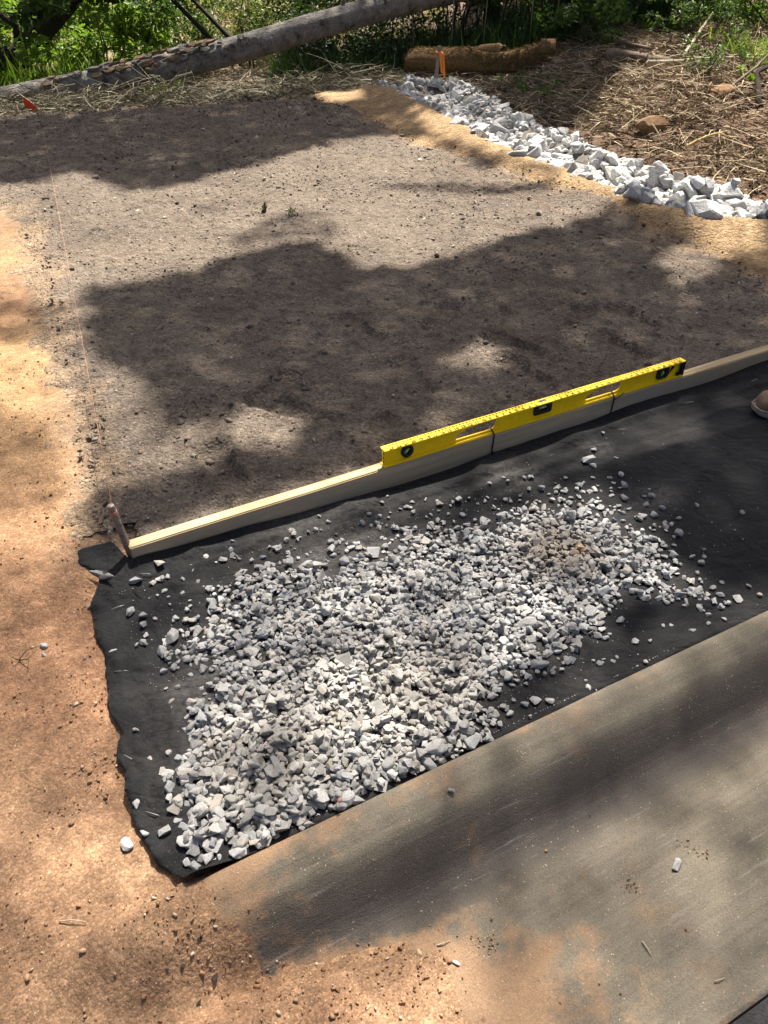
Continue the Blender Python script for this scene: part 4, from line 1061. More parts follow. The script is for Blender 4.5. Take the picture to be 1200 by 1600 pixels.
wob = wob * smooth(0, 2, seam)
V[:nv] = cenp + rad * (1 + wob)[:, None]
o = link('trunk', mesh_np('trunk', V, F, [M_log]), logr)
TD = unit(ld); SIDE = unit(np.cross(TD, (0, 0, 1))); UPV = np.cross(SIDE, TD)
if SIDE[1] > 0: SIDE = -SIDE
def on_log(t_, a, out=0.0):
    r_ = .130 - .012 * t_ + out
    return ld * t_ + SIDE * (r_ * math.cos(a)) + UPV * (r_ * math.sin(a))
rr = random.Random(5)
for k in range(75):
    t_ = rr.uniform(.28, .66); a = rr.uniform(.15, 1.5)
    if abs(a - (1.5 - (t_ - .28) * 2.6)) > .75: continue
    Ln, Wd = rr.uniform(.06, .2), rr.uniform(.03, .07)
    c0 = on_log(t_, a, .012); nrm = unit(SIDE * math.cos(a) + UPV * math.sin(a)); tan = np.cross(nrm, TD)
    bm = bmesh.new(); ring = []
    for j in range(9):
        th_ = j / 9 * 6.283; q = c0 + TD * Ln * .5 * math.cos(th_) * rr.uniform(.6, 1.1) + tan * Wd * .5 * math.sin(th_) * rr.uniform(.6, 1.1) - nrm * rr.uniform(.0, .012)
        ring.append(q)
    lo_ = [bm.verts.new(tuple(q - nrm * .02)) for q in ring]; hi_ = [bm.verts.new(tuple(q + nrm * .004)) for q in ring]
    bm.faces.new(hi_)
    for j in range(9): bm.faces.new((lo_[j], lo_[(j + 1) % 9], hi_[(j + 1) % 9], hi_[j]))
    bmesh.ops.recalc_face_normals(bm, faces=bm.faces)
    bm_obj('bark_flake', bm, M_rawwood if rr.random() < .45 else M_log, logr)
for t_, a, ln in ((.855, 1.45, .10), (.455, .1, .10), (1.0, -.3, .12), (.30, .9, .06)):
    b_ = on_log(t_, a, -.03); nrm = unit(SIDE * math.cos(a) + UPV * math.sin(a)) + TD * .25
    tube_obj('branch_stub', [b_, b_ + nrm * ln * .6, b_ + nrm * ln], [.03, .024, .018], M_log if a > 1 else M_rawwood, logr, 10, .4, 4)

# ------------------------------------------------------------------ coir roll
M_coir = plain('coir', (.16, .10, .045), .95, .15, var=.5, nscale=70, bump=.9)
ca_ = at(632, 122, 0.0); cb_ = at(858, 134, 0.0); ca_[2] = cb_[2] = 0
ca_ = np.array([.25, 9.35, 0]); cb_ = np.array([1.72, 8.98, 0])
coir = empty('coir_roll', ca_); tag(coir, 'brown rolled coir mat lying behind the white rocks', 'coir roll')
nt = 60; tp = np.linspace(0, 1, nt)
CD = unit(cb_ - ca_); CS = np.array([CD[1], -CD[0], 0])      # towards the camera
zg = np.array([float(H(*(ca_ + (cb_ - ca_) * t_)[:2])) for t_ in tp])
R = .128 + .006 * np.sin(tp * 7) - .012 * tp + .004 * np.sin(tp * 17); R[0] *= .9; R[-1] *= .97
pts = (cb_ - ca_) * tp[:, None]; pts[:, 2] += zg + R * .88 + .015 * np.sin(tp * 3.1) * (1 - tp)
sec = 36; a_ = np.linspace(0, 2 * math.pi, sec, endpoint=False)
V = np.concatenate([pts[i] + np.outer(np.cos(a_) * R[i] * 1.12 * (1 + .08 * np.sin(3 * a_ + tp[i] * 5)), CS) + np.outer(np.sin(a_) * R[i] * (1 + .05 * np.sin(2 * a_ + tp[i] * 9)), (0, 0, 1)) for i in range(nt)])
i = np.arange(nt - 1)[:, None] * sec; j = np.arange(sec)[None]; j2 = (j + 1) % sec
Q = np.stack([i + j, i + j2, i + sec + j2, i + sec + j], -1).reshape(-1, 4)
cs_obj = link('mat', mesh_np('mat', V, [Q[:, ::-1]], [M_coir]), coir); cs_obj.modifiers.new('t', 'SOLIDIFY').thickness = .02
def spiral(name, end, sgn):
    P = []
    for k in range(70):
        th_ = k * .33; r_ = R[-1 if end else 0] * (1.0 - k / 80)
        c_ = pts[-1 if end else 0]
        q = c_ + CS * (math.cos(th_) * r_ * 1.08) + np.array([0, 0, math.sin(th_) * r_])
        P.append([q - CD * sgn * .14, q + CD * sgn * (.012 * math.sin(k * .7))])
    return solid_patch(name, P, M_coir, coir, .012)
spiral('rolled_end', True, 1); spiral('rolled_end', False, -1)
P = []
for k, t_ in enumerate(np.linspace(.40, .66, 14)):      # loose flap standing up from the roll
    i_ = int(t_ * (nt - 1)); c_ = pts[i_]; hgt = .11 * math.sin(min(1, (t_ - .40) / .22) * math.pi / 2) if t_ < .63 else .09
    P.append([c_ + CS * (.05 - .10 * b) + np.array([0, 0, R[i_] * .9 + hgt * math.sin(b * 1.9) - .04 * b * b]) + CD * .05 * b for b in np.linspace(0, 1, 8)])
solid_patch('loose_flap', P, M_coir, coir, .022)
n = 9000; tpi = rng.uniform(0, 1, n); ai = rng.uniform(-.6, 3.4, n); ix = (tpi * (nt - 1)).astype(int)
nrm = np.cos(ai)[:, None] * CS + np.sin(ai)[:, None] * np.array([0, 0, 1.0])
base = pts[ix] + nrm * (R[ix][:, None] * (1.02)) + CD * (rng.uniform(-.5, .5, n) * .025)[:, None] + CS * (np.cos(ai) * R[ix] * .1)[:, None]
V, F = blades_np(base, CD * rng.normal(0, 1, n)[:, None] + np.cross(nrm, CD) * rng.normal(0, .8, n)[:, None] + nrm * .12, rng.uniform(.02, .05, n), .004, .1, 2, .3)
M_fib = Mat('coir_fibre', .95, .1); M_fib.col(M_fib.ramp(M_fib.island(), [(0, (.08, .046, .02)), (.6, (.20, .125, .052)), (1, (.34, .23, .105))])); M_fib = M_fib.m
o = link('fibres', mesh_np('fibres', V, F, [M_fib]), coir); o['kind'] = 'stuff'

# ------------------------------------------------------------------ straw, litter and the bank
def straw_mat(name, lo, mid_, hi):
    M = Mat(name, .85, .25); M.col(M.ramp(M.island(), [(0, lo), (.55, mid_), (1, hi)])); return M.m
M_straw = straw_mat('dry_straw', (.075, .066, .040), (.235, .205, .135), (.40, .36, .25))
M_bank = straw_mat('bank_straw', (.070, .050, .030), (.27, .20, .125), (.52, .42, .27))
M_litter = straw_mat('leaf_litter', (.028, .020, .014), (.085, .055, .034), (.20, .135, .08))
def strew(name, cx, cy, m, label, ln, wd, lift, tall=0.0, seg=3, cat='dry grass'):
    n = len(cx); z = H(cx, cy) + rng.uniform(0, 1, n) ** 2 * lift
    a = rng.uniform(0, 2 * math.pi, n)
    d = np.stack([np.cos(a), np.sin(a), rng.normal(.12 + tall, .25, n)], -1)
    V, F = blades_np(np.stack([cx, cy, z], -1) - unit(d) * np.array(ln).mean() * .3, d, rng.uniform(*ln, n), rng.uniform(*wd, n), .25, seg, .35)
    V[:, 2] = np.maximum(V[:, 2], np.repeat(H(cx, cy, False), 2 * (seg + 1)) - .005)
    o = link(name, mesh_np(name, V, F, [m])); return tag(o, label, cat, kind='stuff')
FLINE = FAR + [(0.05, 8.45), (0.7, 8.75), (1.1, 7.4)]
n = 85000
cx = rng.uniform(-4.6, 2.6, n); cy = rng.uniform(6.3, 10.6, n)
d, sg = seg_dist(cx, cy, FLINE); d = d * sg
dr, sr = seg_dist(cx, cy, RIP_R); drs = dr * sr
pile = .9 * np.exp(-((d - .55) / .4) ** 2)
dens = np.where((d > .02 - .06 * rng.uniform(0, 1, n)) & ((cx < .4) | (drs > .05)), .18 + .5 * pile, 0) * np.where(cx > .3, .35, 1)
ok = rng.uniform(0, 1, n) < dens
cx1, cy1, d1 = cx[ok], cy[ok], d[ok]
lift = .04 + .34 * np.exp(-((d1 - .65) / .35) ** 2) * (0.5 + .8 * np.maximum(fbm(cx1, cy1, 1.4, 3, 21), 0)) * smooth(.4, -.4, cx1)
strew('straw_litter', cx1, cy1, M_straw, 'grey straw and cut stalks heaped between soil bed and trunk', (.10, .42), (.004, .011), lift)
n = 52000
cx = rng.uniform(.6, 5.2, n); cy = rng.uniform(4.2, 9.8, n)
dr, sr = seg_dist(cx, cy, RIP_R); d = dr * sr
f = fbm(cx, cy, 1.3, 4, 44)
ok = (d > .03) & (rng.uniform(0, 1, n) < (.25 + .9 * smooth(-.25, .4, f)) * smooth(0, .5, d))
strew('bank_litter', cx[ok], cy[ok], M_bank, 'dry tan grass and shredded stalks covering the bank behind the rocks', (.07, .30), (.004, .010), .06 + .05 * smooth(0, .5, f[ok]))
ok = (d > .02) & (rng.uniform(0, 1, n) < .30)
strew('leaf_litter', cx[ok], cy[ok], M_litter, 'dark brown leaf litter and twigs on the bank', (.03, .14), (.008, .022), .03, 0, 2, 'leaf litter')
# coarse stalks in the straw, one by one
M_stalk = plain('pale_stalk', (.36, .31, .22), .85, .2, var=.25, nscale=20)
def stick(pix, zs, rad, m, label, name='branch', cat='branch', group=None, sides=7, bank=False):
    P = np.array([(hit(px, py) + np.array([0, -.5 * z, z])) if bank else at(px, py, z) for (px, py), z in zip(pix, zs)])
    P2_ = [];
    for i in range(len(P) - 1):
        for t_ in np.linspace(0, 1, 6, endpoint=False): P2_.append(P[i] + (P[i + 1] - P[i]) * t_)
    P2_.append(P[-1]); P2_ = np.array(P2_); P2_ += rng.normal(0, rad * .10, P2_.shape)
    o = tube_obj(name, P2_ - P[0], np.linspace(rad, rad * .55, len(P2_)), m, None, sides, .25, 2); o.location = tuple(P[0])
    return tag(o, label, cat, group)
def hit(px, py):
    d = ray(px, py); t_ = np.linspace(1.5, 16, 2400); P = np.array([0, 0, CAMH]) + d * t_[:, None]
    b = np.where(P[:, 2] < H(P[:, 0], P[:, 1], False))[0]
    return P[b[0]] if len(b) else P[-1]
M_stickb = plain('brown_branch', (.15, .115, .085), .9, .2, var=.35, nscale=30, bump=.4)
stick([(262, 140), (275, 121), (300, 113)], (0, .16, .2), .016, M_stalk, 'curved pale branch stub leaning on the fallen trunk')
stick([(150, 178), (205, 140), (240, 128)], (.0, .14, .2), .007, M_stalk, 'thin straw stalk slanting up to the trunk')
stick([(245, 172), (252, 150), (246, 140)], (0, .12, .2), .008, M_stalk, 'bent grey stalk upright in the straw')
stick([(295, 166), (296, 152)], (.02, .09), .014, M_stalk, 'short pale stub of cane in the straw')
stick([(300, 168), (340, 148)], (.02, .08), .009, M_stalk, 'pale cane lying beside the straw heap')
stick([(1008, 112), (1165, 99)], (.06, .05), .026, M_stalk, 'pale smooth branch lying across the top of the bank', bank=True)
stick([(948, 96), (1050, 108)], (.06, .06), .06, M_stickb, 'short dark rotten log on the bank', 'rotten_log', 'log', bank=True)
stick([(952, 80), (1012, 96)], (.10, .10), .022, M_stickb, 'curled grey branch on top of the rotten log', bank=True)
stick([(1068, 236), (1100, 224), (1132, 214)], (.03, .05, .04), .012, plain('yellow_cane', (.52, .40, .18), .8, .2, var=.2, nscale=20), 'yellow split cane lying on the bank', bank=True)
stick([(1060, 100), (1085, 70), (1100, 55)], (.02, .1, .2), .017, M_stalk, 'pale forked stick standing out of the bank top', bank=True)
stick([(1115, 160), (1170, 130), (1200, 100)], (.02, .12, .15), .012, M_stickb, 'thin brown stick slanting up the bank', bank=True)
stick([(1185, 170), (1170, 140), (1200, 120)], (.02, .12, .1), .02, M_scrap, 'black root loop at the right side of the bank', bank=True)
stick([(858, 185), (905, 160), (935, 130)], (.02, .15, .25), .007, M_stalk, 'thin green grey stem arching over the litter')
for k, (px, py) in enumerate([(912, 100), (920, 110), (930, 95), (925, 85), (905, 85), (918, 80)]):
    stick([(935 + k * 2, 165), (925, 130), (px, py)], (.02, .18, .32), .006, M_stalk, 'pale bent dry stalk of the clump left of the rotten log', 'dry_stalk', 'stalk', 'dry stalk clump')
# lumps of earth on the bank
M_lump = plain('earth_lump', (.20, .125, .070), .95, .1, var=.35, nscale=18, bump=.6)
for px, py, lp, lab in [(1018, 204, 62, 'brown fibrous lump of earth in the middle of the bank'), (1128, 152, 62, 'reddish brown rock on the upper bank')]:
    q = hit(px, py); Lr = lp * project(*q)[2] / FPX * .5; V, F = make_rock(18, (Lr, Lr * .7, Lr * .55), 0, .08 * Lr, px)
    o = link('earth_lump', mesh_np('earth_lump', V, [F], [M_lump], False), None, (q[0], q[1], float(H(q[0], q[1])) + Lr * .2)); tag(o, lab, 'earth lump')

# ------------------------------------------------------------------ plants
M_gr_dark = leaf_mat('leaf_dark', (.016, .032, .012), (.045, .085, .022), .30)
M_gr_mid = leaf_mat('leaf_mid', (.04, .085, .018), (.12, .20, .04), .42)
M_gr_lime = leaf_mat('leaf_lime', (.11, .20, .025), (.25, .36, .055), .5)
M_gr_pale = leaf_mat('leaf_pale', (.17, .18, .07), (.38, .36, .17), .4)
M_bark_d = plain('dark_bark', (.035, .030, .026), .9, .2, var=.4, nscale=25, bump=.6)
M_bark_b = plain('brown_bark', (.10, .082, .065), .9, .2, var=.4, nscale=20, bump=.6)
def shrub(x, y, w, d, h, n, m, label, leaf=.06, group=None, aspect=.5, name='shrub', cat='shrub', stems=6, spread=.9):
    z0 = float(H(x, y)); e = empty(name, (x, y, z0)); tag(e, label, cat, group)
    k = 26; cc = rng.normal(0, 1, (k, 3)) * np.array([w, d, 0]) * .42; cc[:, 2] = rng.uniform(.08, 1.0, k) ** .9 * h
    cr = rng.uniform(.14, .30, k) * min(w, h) * spread
    idx = rng.integers(0, k, n)
    P = cc[idx] + unit(rng.normal(size=(n, 3))) * (rng.uniform(.35, 1, n) ** .5 * cr[idx])[:, None] * np.array([1.2, 1.2, .9])
    P[:, 2] = np.abs(P[:, 2]) + .01
    V, F = leaves_np(P, rng.uniform(.6, 1.3, n) * leaf, .5, aspect)
    link('foliage', mesh_np('foliage', V, F, [m], False), e)
    parts = []
    for i in range(stems):
        c_ = cc[rng.integers(0, k)]; b_ = np.array([rng.normal(0, w * .12), rng.normal(0, d * .12), -.05])
        parts.append(tube_np([b_, b_ * .5 + c_ * .5 + rng.normal(0, .03, 3), c_], [.012, .009, .004], 6))
    V, F = merge(parts); link('stems', mesh_np('stems', V, F, [M_bark_b]), e)
    return e
# sunlit thicket behind the trunk, left
shrub(-4.3, 9.9, 1.5, .9, .75, 5200, M_gr_lime, 'bright lime green bush behind the left end of the trunk', .085)
shrub(-3.3, 10.2, 1.2, .9, .70, 4200, M_gr_lime, 'leafy yellow green bush in the middle behind the trunk', .08)
shrub(-5.4, 9.6, 1.3, .8, .5, 3000, M_gr_mid, 'green bush at the far left edge behind the trunk', .08)
shrub(-2.35, 10.6, .7, .6, 1.1, 2600, M_gr_mid, 'upright small leaved bush growing just behind the trunk', .05)
shrub(-1.75, 11.2, .9, .6, 1.1, 2600, M_gr_pale, 'pale feathery bush left of the two thin leaning stems', .05)
shrub(-5.8, 14.5, 2.0, 1.2, .9, 2600, M_gr_mid, 'mid green bush out in the sunny clearing', .11)
shrub(-3.3, 16.5, 2.5, 1.2, 1.0, 3000, M_gr_pale, 'straw coloured bush out in the sunny clearing', .11)
shrub(-1.0, 15.5, 2.0, 1.2, 1.1, 2600, M_gr_pale, 'dry pale bush at the back of the clearing', .10)
shrub(-7.8, 17.5, 2.5, 1.5, 2.2, 3600, M_gr_dark, 'dark bush at the far left of the clearing', .12)
shrub(-2.9, 12.6, 1.6, .9, .7, 3200, M_gr_mid, 'mid green bush in the clearing behind the upright bush', .08)
shrub(-4.9, 12.4, 1.6, .9, .7, 3000, M_gr_lime, 'lime bush further back in the clearing at left', .09)
shrub(-1.5, 13.6, 1.6, .9, 1.0, 3000, M_gr_mid, 'green bush behind the two thin leaning stems', .08)
shrub(-4.2, 14.8, 1.8, 1.0, .8, 2600, M_gr_dark, 'dark green bush in the middle of the clearing', .10)
# dark hedge in the shade
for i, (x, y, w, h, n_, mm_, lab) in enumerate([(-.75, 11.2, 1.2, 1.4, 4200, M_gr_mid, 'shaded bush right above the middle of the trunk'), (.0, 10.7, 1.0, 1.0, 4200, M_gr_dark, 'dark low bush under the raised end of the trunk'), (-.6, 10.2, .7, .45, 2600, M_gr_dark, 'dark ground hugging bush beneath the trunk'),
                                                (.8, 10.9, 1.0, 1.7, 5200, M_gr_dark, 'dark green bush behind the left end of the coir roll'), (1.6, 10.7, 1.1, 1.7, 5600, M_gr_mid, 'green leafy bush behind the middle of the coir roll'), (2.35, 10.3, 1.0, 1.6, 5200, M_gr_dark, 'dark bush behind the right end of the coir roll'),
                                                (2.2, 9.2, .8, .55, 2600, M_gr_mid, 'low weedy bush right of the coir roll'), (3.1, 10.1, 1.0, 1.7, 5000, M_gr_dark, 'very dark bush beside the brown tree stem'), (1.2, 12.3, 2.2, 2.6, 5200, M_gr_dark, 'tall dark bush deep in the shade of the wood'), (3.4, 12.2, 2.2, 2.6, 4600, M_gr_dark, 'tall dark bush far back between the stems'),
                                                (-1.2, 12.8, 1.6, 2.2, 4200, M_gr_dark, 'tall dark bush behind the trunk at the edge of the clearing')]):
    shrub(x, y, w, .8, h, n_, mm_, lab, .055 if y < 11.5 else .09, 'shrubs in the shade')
# lit weeds on top of the bank, right
shrub(3.75, 8.8, 1.0, .8, .65, 4200, M_gr_lime, 'bright yellow green weeds at the top of the bank', .05)
shrub(4.7, 8.6, 1.1, .8, .75, 4200, M_gr_lime, 'bright green weeds in the upper right corner', .05)
shrub(4.2, 10.0, 1.8, .9, 1.2, 4600, M_gr_mid, 'green bush behind the weeds on the bank', .06)
shrub(5.6, 9.4, 1.6, .9, 1.1, 3600, M_gr_mid, 'green bush beyond the right end of the bank', .06)
shrub(2.95, 8.4, .5, .4, .5, 1500, M_gr_mid, 'grey green weed in front of the dark tree stem', .035)
shrub(2.55, 7.0, .32, .25, .22, 420, M_gr_mid, 'small green weed among the litter above the rocks', .035, stems=3)
shrub(3.0, 6.2, .45, .3, .16, 420, M_gr_lime, 'low patch of bright weeds at the right of the bank', .045, stems=3)
shrub(1.55, 7.9, .55, .4, .14, 500, M_gr_mid, 'low green weed patch in the shaded litter', .035, stems=3)
# meadow grass and undergrowth
def grass(name, cx, cy, m, ln, wd, label, seg=3):
    n = len(cx); z = H(cx, cy, False); a = rng.uniform(0, 6.283, n)
    d = np.stack([np.cos(a) * .35, np.sin(a) * .35, np.ones(n)], -1)
    V, F = blades_np(np.stack([cx, cy, z], -1), d, rng.uniform(*ln, n), rng.uniform(*wd, n), .25, seg, .25)
    return tag(link(name, mesh_np(name, V, F, [m])), label, 'grass', kind='stuff')
n = 16000; cx = rng.uniform(-10, 1, n); cy = rng.uniform(10.2, 20, n)
ok = fbm(cx, cy, .6, 3, 3) > -.2
grass('meadow_grass', cx[ok], cy[ok], M_gr_pale, (.12, .4), (.008, .02), 'pale sunlit grass in the clearing behind the trunk')
n = 9000; cx = rng.uniform(-1.3, 4.0, n); cy = rng.uniform(9.5, 11.5, n)
grass('shade_grass', cx, cy, M_gr_dark, (.12, .55), (.006, .016), 'dark shaded grass and stems under the bushes')
n = 5000; cx = rng.uniform(3.0, 6.0, n); cy = rng.uniform(7.0, 9.6, n)
ok = fbm(cx, cy, 1.2, 3, 9) > 0
grass('bank_grass', cx[ok], cy[ok], M_gr_lime, (.06, .3), (.005, .012), 'fresh green grass blades along the top of the bank')
n = 2600; cx = rng.uniform(-5.6, -2.2, n); cy = rng.uniform(8.9, 9.6, n)
grass('trunk_grass', cx, cy, M_gr_lime, (.15, .5), (.01, .024), 'broad sunlit grass blades behind the trunk')
# dry stalks standing in front of the dark hedge
for k, (px, x, y, lean) in enumerate([(702, .75, 9.9, 0), (745, 1.1, 10.0, .03), (806, 1.6, 9.8, -.02), (835, 1.85, 9.8, .02), (880, 2.2, 9.6, .04), (650, .35, 10.1, -.05)]):
    z0 = float(H(x, y)); h = 1.2 + .2 * (k % 3)
    o = tube_obj('dry_stalk', [(0, 0, -.02), (lean, 0, h * .5), (lean * 2.4, .02, h)], [.006, .005, .003], M_stalk, None, 6); o.location = (x, y, z0)
    tag(o, 'tall thin pale stalk standing before the dark bushes', 'stalk', 'tall stalks behind the coir roll')
# tufts on the soil bed and a sprig on the clay
for px, py in [(412, 335), (455, 337)]:
    q = at(px, py, .06); e = shrub(q[0], q[1], .035, .03, .03, 40, M_gr_mid, 'tiny green weed tuft on the sunlit soil, %s of the pair' % ('left' if px < 430 else 'right'), .016, None, .4, 'weed_tuft', 'weed', 2)
    e.location.z = float(bed_z(q[0], q[1])) + .01
for k, (pix) in enumerate([[(30, 1030), (42, 1015), (58, 1010)], [(30, 1031), (45, 1030), (43, 1045)], [(30, 1031), (22, 1029), (18, 1026)]]):
    stick(pix, (Hs(*pix[0]) + .004, .014, Hs(*pix[2]) + .006), .0014, plain('green_sprig', (.07, .085, .045), .8, .2), 'curved piece of the green sprig on the clay at left', 'sprig', 'sprig', 'pieces of the green sprig', 5)
for k, (pix, lab) in enumerate([([(92, 1440), (110, 1437), (135, 1440)], 'thin pale root on the lit clay at lower left'), ([(1003, 1470), (1012, 1482), (1018, 1494)], 'short straw on the gutter pan at lower right'), ([(683, 1477), (694, 1473), (702, 1470)], 'green brown leaf stalk on the dusty gutter'), ([(1117, 1534), (1124, 1531), (1132, 1528)], 'tiny straw near the bottom right of the gutter'), ([(160, 818), (168, 826), (175, 834)], 'thin twig on dark soil left of the steel stake')]):
    zz_ = Kz(*pix[0]) if pix[0][0] > 600 else Hs(*pix[0])
    if pix[0][1] < 900: zz_ = .06
    stick(pix, (zz_ + .003, zz_ + .006, zz_ + .003), .0014, M_stalk, lab, 'twig', 'twig', None, 5)

# ------------------------------------------------------------------ trees: stems in view and the crowns that shade the place
def limb_tree(name, label, base, pts, rads, m, foliage=None, fm=None, leaf=.1, group=None):
    e = empty(name, base); tag(e, label, 'tree', group)
    tube_obj('trunk', np.array(pts) - np.array(base), rads, m, e, 14, .25, 7)
    if foliage is not None:
        V, F = leaves_np(foliage - np.array(base), rng.uniform(.6, 1.3, len(foliage)) * leaf, .5, .65)
        link('crown', mesh_np('crown', V, F, [fm], False), e)
    return e
def cloud(c, r, n): return np.array(c) + unit(rng.normal(size=(n, 3))) * (rng.uniform(.2, 1, n) ** .5)[:, None] * np.array(r)
a0, a1, a2, a3 = atY(-130, 150, 9.2), atY(30, 88, 9.4), atY(112, -5, 9.6), atY(190, -160, 10)
fol = np.concatenate([cloud(atY(75, 10, 9.0), (.28, .3, .09), 110), cloud(atY(45, 25, 8.9), (.16, .2, .08), 40), cloud(atY(150, -45, 9.3), (.5, .4, .2), 320), cloud(atY(20, -60, 9), (.5, .4, .2), 320), cloud(atY(40, 55, 8.9), (.05, .1, .12), 14), cloud(atY(260, -38, 10), (.7, .4, .22), 420), cloud(atY(170, -14, 9.6), (.45, .3, .10), 160)])
lt = limb_tree('leaning_tree', 'dark leaning tree limb with leaves in the upper left corner', (a0[0], a0[1], 0), [(a0[0] - .8, a0[1], -.3), a0, a1, a2, a3, a3 + np.array([.8, .3, 1.2])], [.20, .15, .125, .11, .09, .06], M_bark_d, fol, M_gr_mid, .13)
tube_obj('branch', np.array([a1, atY(25, 40, 9.3), atY(-20, 10, 9.3)]) - np.array([a0[0], a0[1], 0]), [.05, .04, .03], M_bark_d, lt, 8, .2, 3)
tube_obj('branch', np.array([atY(85, 30, 9.6), atY(100, 28, 9.5), atY(106, 22, 9.4)]) - np.array([a0[0], a0[1], 0]), [.045, .04, .02], M_bark_d, lt, 8, .2, 3)
for (p0, p1, r_, lab) in [((330, 62), (272, 2), .028, 'thin dark sapling leaning left behind the trunk, left of the pair'), ((352, 52), (300, -2), .026, 'thin dark sapling leaning left behind the trunk, right of the pair')]:
    q0, q1 = atY(*p0, 10.2), atY(*p1, 10.4); q2 = q1 + (q1 - q0) * 3
    limb_tree('sapling', lab, (q0[0], q0[1], -.1), [q0 - (q1 - q0) * .6, q0, q1, q2], [r_, r_, r_ * .85, r_ * .5], M_bark_d)
for (px, Y, r_, lean, m, lab) in [(895, 10.9, .11, .1, M_bark_d, 'dark tree stem in the hedge above the coir roll end'), (992, 10.4, .13, .25, M_bark_b, 'brown tree stem standing behind the rotten log'), (765, 11.6, .10, -.1, M_bark_d, 'dark slim tree stem deep in the hedge')]:
    q = atY(px, 60, Y); limb_tree('tree', lab, (q[0], Y, 0), [(q[0] - lean * .3, Y, -.2), (q[0], Y, .6), (q[0] + lean, Y, 1.8), (q[0] + lean * 2, Y + .3, 4.5)], [r_ * 1.25, r_, r_ * .9, r_ * .5], m)

# light reaching the ground (1 = full sun), drawn from the photograph's dapples
LIT = [  # polygon, transmission, softness in px
    ([(-200, 300), (60, 305), (130, 288), (190, 322), (260, 318), (330, 292), (420, 275), (490, 245), (600, 226), (660, 238), (705, 262), (760, 290), (850, 308), (930, 332), (950, 350), (900, 364), (800, 385), (720, 412), (640, 442), (560, 440), (500, 400), (440, 398), (380, 418), (300, 442), (220, 455), (150, 466), (90, 500), (60, 480), (-200, 470)], 1.0, 9),
    ([(-50, 545), (60, 560), (110, 600), (130, 700), (160, 790), (118, 830), (130, 875), (70, 905), (-50, 890), (-50, 835), (60, 825), (98, 800), (80, 680), (-50, 640)], .85, 14),
    ([(105, 560), (190, 620), (260, 690), (330, 690), (335, 742), (250, 790), (190, 812), (150, 720)], .55, 22),
    ([(370, 660), (440, 655), (480, 690), (440, 735), (370, 735), (340, 700)], .6, 22),
    ([(690, 590), (760, 570), (790, 585), (740, 605)], .6, 12),
    ([(1020, 425), (1080, 412), (1110, 440), (1060, 460)], .6, 12),
    ([(640, 198), (720, 222), (860, 268), (990, 318), (1030, 350), (960, 352), (860, 306), (740, 262), (680, 236)], .95, 8),
    ([(490, 158), (560, 160), (570, 172), (510, 172)], 1.0, 4),
    ([(1080, 388), (1170, 380), (1190, 412), (1100, 425)], .8, 14),
    ([(800, 205), (900, 225), (1000, 262), (1300, 320), (1300, 372), (1060, 345), (960, 320), (860, 275), (800, 240)], .95, 10),
    ([(870, 225), (960, 190), (1010, 120), (1400, 60), (1400, 330), (1100, 300), (980, 260)], .85, 16),
    ([(190, 885), (330, 838), (600, 752), (605, 795), (330, 890), (205, 925)], .6, 12),
    ([(590, 770), (1075, 622), (1100, 680), (605, 830)], .30, 12),
    ([(-100, 215), (-100, 60), (640, -60), (660, 60), (640, 135), (480, 150), (200, 180)], .36, 10),
    ([(625, 80), (870, 80), (880, 140), (640, 140)], .42, 8),
    (G_POLY, .34, 30),
    ([(480, 900), (620, 900), (640, 980), (520, 1010), (470, 960)], .52, 40),
    ([(520, 1040), (660, 1030), (720, 1110), (680, 1190), (560, 1220), (480, 1160)], .58, 40),
    ([(760, 800), (920, 780), (1060, 870), (1000, 900), (820, 880)], .5, 40),
    ([(640, 860), (780, 860), (880, 980), (760, 1000), (650, 930)], .52, 40),
    ([(80, 1290), (190, 1270), (260, 1330), (230, 1420), (120, 1430), (60, 1370)], .68, 45),
    ([(550, 1490), (700, 1430), (735, 1530), (690, 1620), (540, 1620)], .68, 40),
    ([(-50, 1180), (90, 1190), (110, 1290), (-50, 1300)], .45, 40),
    ([(300, 1362), (760, 1130), (1400, 810), (1400, 1800), (560, 1800), (400, 1520)], .33, 30),
    ([(-100, 920), (120, 900), (160, 980), (60, 1040), (-100, 1040)], .42, 40),
]
LIT.append(([(600, 140), (720, 140), (860, 225), (790, 240), (680, 188)], .32, 10))
DARK = [([(560, 774), (1085, 616), (1085, 540), (560, 690)], .02, 5), ([(580, 302), (700, 300), (860, 312), (870, 328), (700, 322), (600, 314)], .2, 5), ([(355, 392), (450, 350), (530, 375), (520, 405), (430, 400), (380, 420)], .35, 12), ([(300, 345), (330, 340), (340, 352), (310, 356)], .6, 6),
        ([(470, 350), (510, 345), (515, 360), (480, 366)], .45, 6), ([(860, 90), (960, 100), (940, 190), (870, 200)], .15, 12), ([(-100, 200), (60, 195), (200, 190), (330, 182), (330, 250), (100, 270), (-100, 290)], .08, 6)]
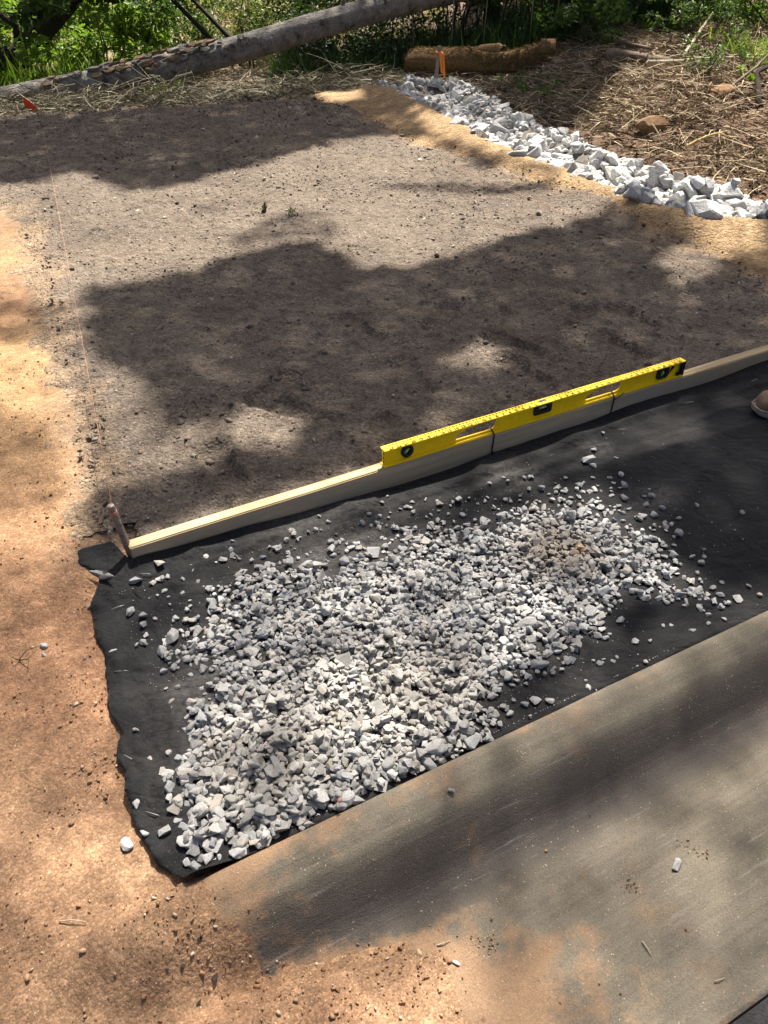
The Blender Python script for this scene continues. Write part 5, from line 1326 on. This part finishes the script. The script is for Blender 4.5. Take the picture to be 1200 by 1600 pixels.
def transmission(x, y):
    px, py, dep = project(x, y, 0.0 * x)
    T = np.full(np.shape(x), .018)
    T = np.where((py > 900) & (px < 760), .38, T)
    T = np.where((px < 135) & (py > 465) & (py < 900), .30, T)
    T = np.where((px < -60) | (px > 1260) | (py > 1650), .33, T)
    far = y > 9.0
    T = np.where(far, np.where(x < -1.2, 1.0, np.where(x > 3.0, .85, .14)), T)
    for poly, v, sft in LIT:
        sd_ = poly_sd(px, py, poly) + sft * .9 * fbm(x, y, 5, 3, 17)
        w_ = smooth(-sft * .5, sft * .5, sd_); T = T * (1 - w_) + np.maximum(v, T) * w_
    for poly, v, sft in DARK:
        sd_ = poly_sd(px, py, poly) + sft * fbm(x, y, 6, 3, 18)
        w_ = smooth(-sft * .5, sft * .5, sd_); T = T * (1 - w_) + np.minimum(v, T) * w_
    behind = y < .15
    T = np.where(behind, .5, T)
    return np.clip(T * (1 + .25 * fbm(x, y, 2.5, 3, 88) * (T < .3)), .012, 1)
CELL = .12
def leaf_len(T): return .052 + .058 * smooth(.30, .12, T)      # the thin crowns carry small leaves
ux, uy = np.meshgrid(np.arange(-5.5, 6.0, CELL), np.arange(-.8, 13.5, CELL), indexing='ij'); ux, uy = ux.ravel(), uy.ravel()
sub = [(i + .5) * CELL / 3 for i in range(3)]
Tc = [transmission(ux + i, uy + j) for i in sub for j in sub]
lam = np.mean([-np.log(t_) for t_ in Tc], 0) / .62 * CELL * CELL / (.4375 * leaf_len(np.mean(Tc, 0)) ** 2)
cnt = (np.floor(lam) + (rng.uniform(0, 1, len(lam)) < lam % 1)).astype(int)
tx = np.repeat(ux, cnt * 3) + rng.uniform(0, CELL, cnt.sum() * 3); ty = np.repeat(uy, cnt * 3) + rng.uniform(0, CELL, cnt.sum() * 3)
# inside a cell keep the spots that should be shaded most
dk = -np.log(transmission(tx, ty)) * rng.uniform(.35, 1, len(tx))
cell = np.repeat(np.arange(len(cnt)), cnt * 3); o_ = np.lexsort((-dk, cell)); first = np.concatenate([[0], np.cumsum(cnt * 3)[:-1]])
rank = np.arange(len(tx)) - first[cell[o_]]
sel = o_[rank < cnt[cell[o_]]]; tx, ty = tx[sel], ty[sel]; leaf_size = leaf_len(np.mean(Tc, 0))[cell[sel]]
TREES = [(-5.0, 7.0), (-6.8, 12.5), (5.8, 7.4), (6.2, 13.5), (1.6, 15.2), (-1.6, 19.0)]
hh = 8.2 + 3.4 * rng.uniform(0, 1, len(tx)) + 1.1 * fbm(tx, ty, .35, 2, 15)
LP = np.stack([tx + SUN[0] / SUN[2] * hh, ty + SUN[1] / SUN[2] * hh, hh], -1)
tr_xy = np.array(TREES); who = np.argmin(((LP[:, None, :2] - tr_xy[None]) ** 2).sum(-1), 1)
M_canopy = leaf_mat('canopy_leaf', (.025, .055, .014), (.07, .13, .03), .30)
labs = ['shade tree left of the soil bed', 'shade tree behind the left end of the trunk', 'shade tree beyond the right bank', 'shade tree at the far right behind the bushes', 'shade tree in the wood behind the coir roll', 'shade tree at the back of the clearing']
for k, (x, y) in enumerate(TREES):
    L = LP[who == k]; sz = leaf_size[who == k]
    if len(L) < 50: continue
    z0 = float(H(x, y)); e = empty('shade_tree', (x, y, z0)); tag(e, 'tall broadleaf ' + labs[k], 'tree', 'trees that shade the bed')
    b_ = np.array([x, y, z0])
    V, F = leaves_np(L - b_, rng.uniform(.75, 1.25, len(L)) * sz, .45, .7)
    link('crown', mesh_np('crown', V, F, [M_canopy], False), e)
    tube_obj('trunk', [(0, 0, -.2), (.03, .02, 1.2), (-.03, .05, 3.0), (0, .1, 6.0), (0, 0, 10.5)], [.27, .22, .19, .15, .05], M_bark_b, e, 14, .2, k)
    parts = []
    cent = L[rng.permutation(len(L))[:7]] - b_
    for c_ in cent:
        s_ = np.array([0, 0, min(5.2 + .25 * np.linalg.norm(c_[:2]), c_[2] - .3)]); mid_ = (s_ + c_) / 2 + np.array([0, 0, .35])
        parts.append(tube_np([s_, mid_, c_], [.045, .028, .008], 8))
    V, F = merge(parts); link('limbs', mesh_np('limbs', V, F, [M_bark_b]), e)
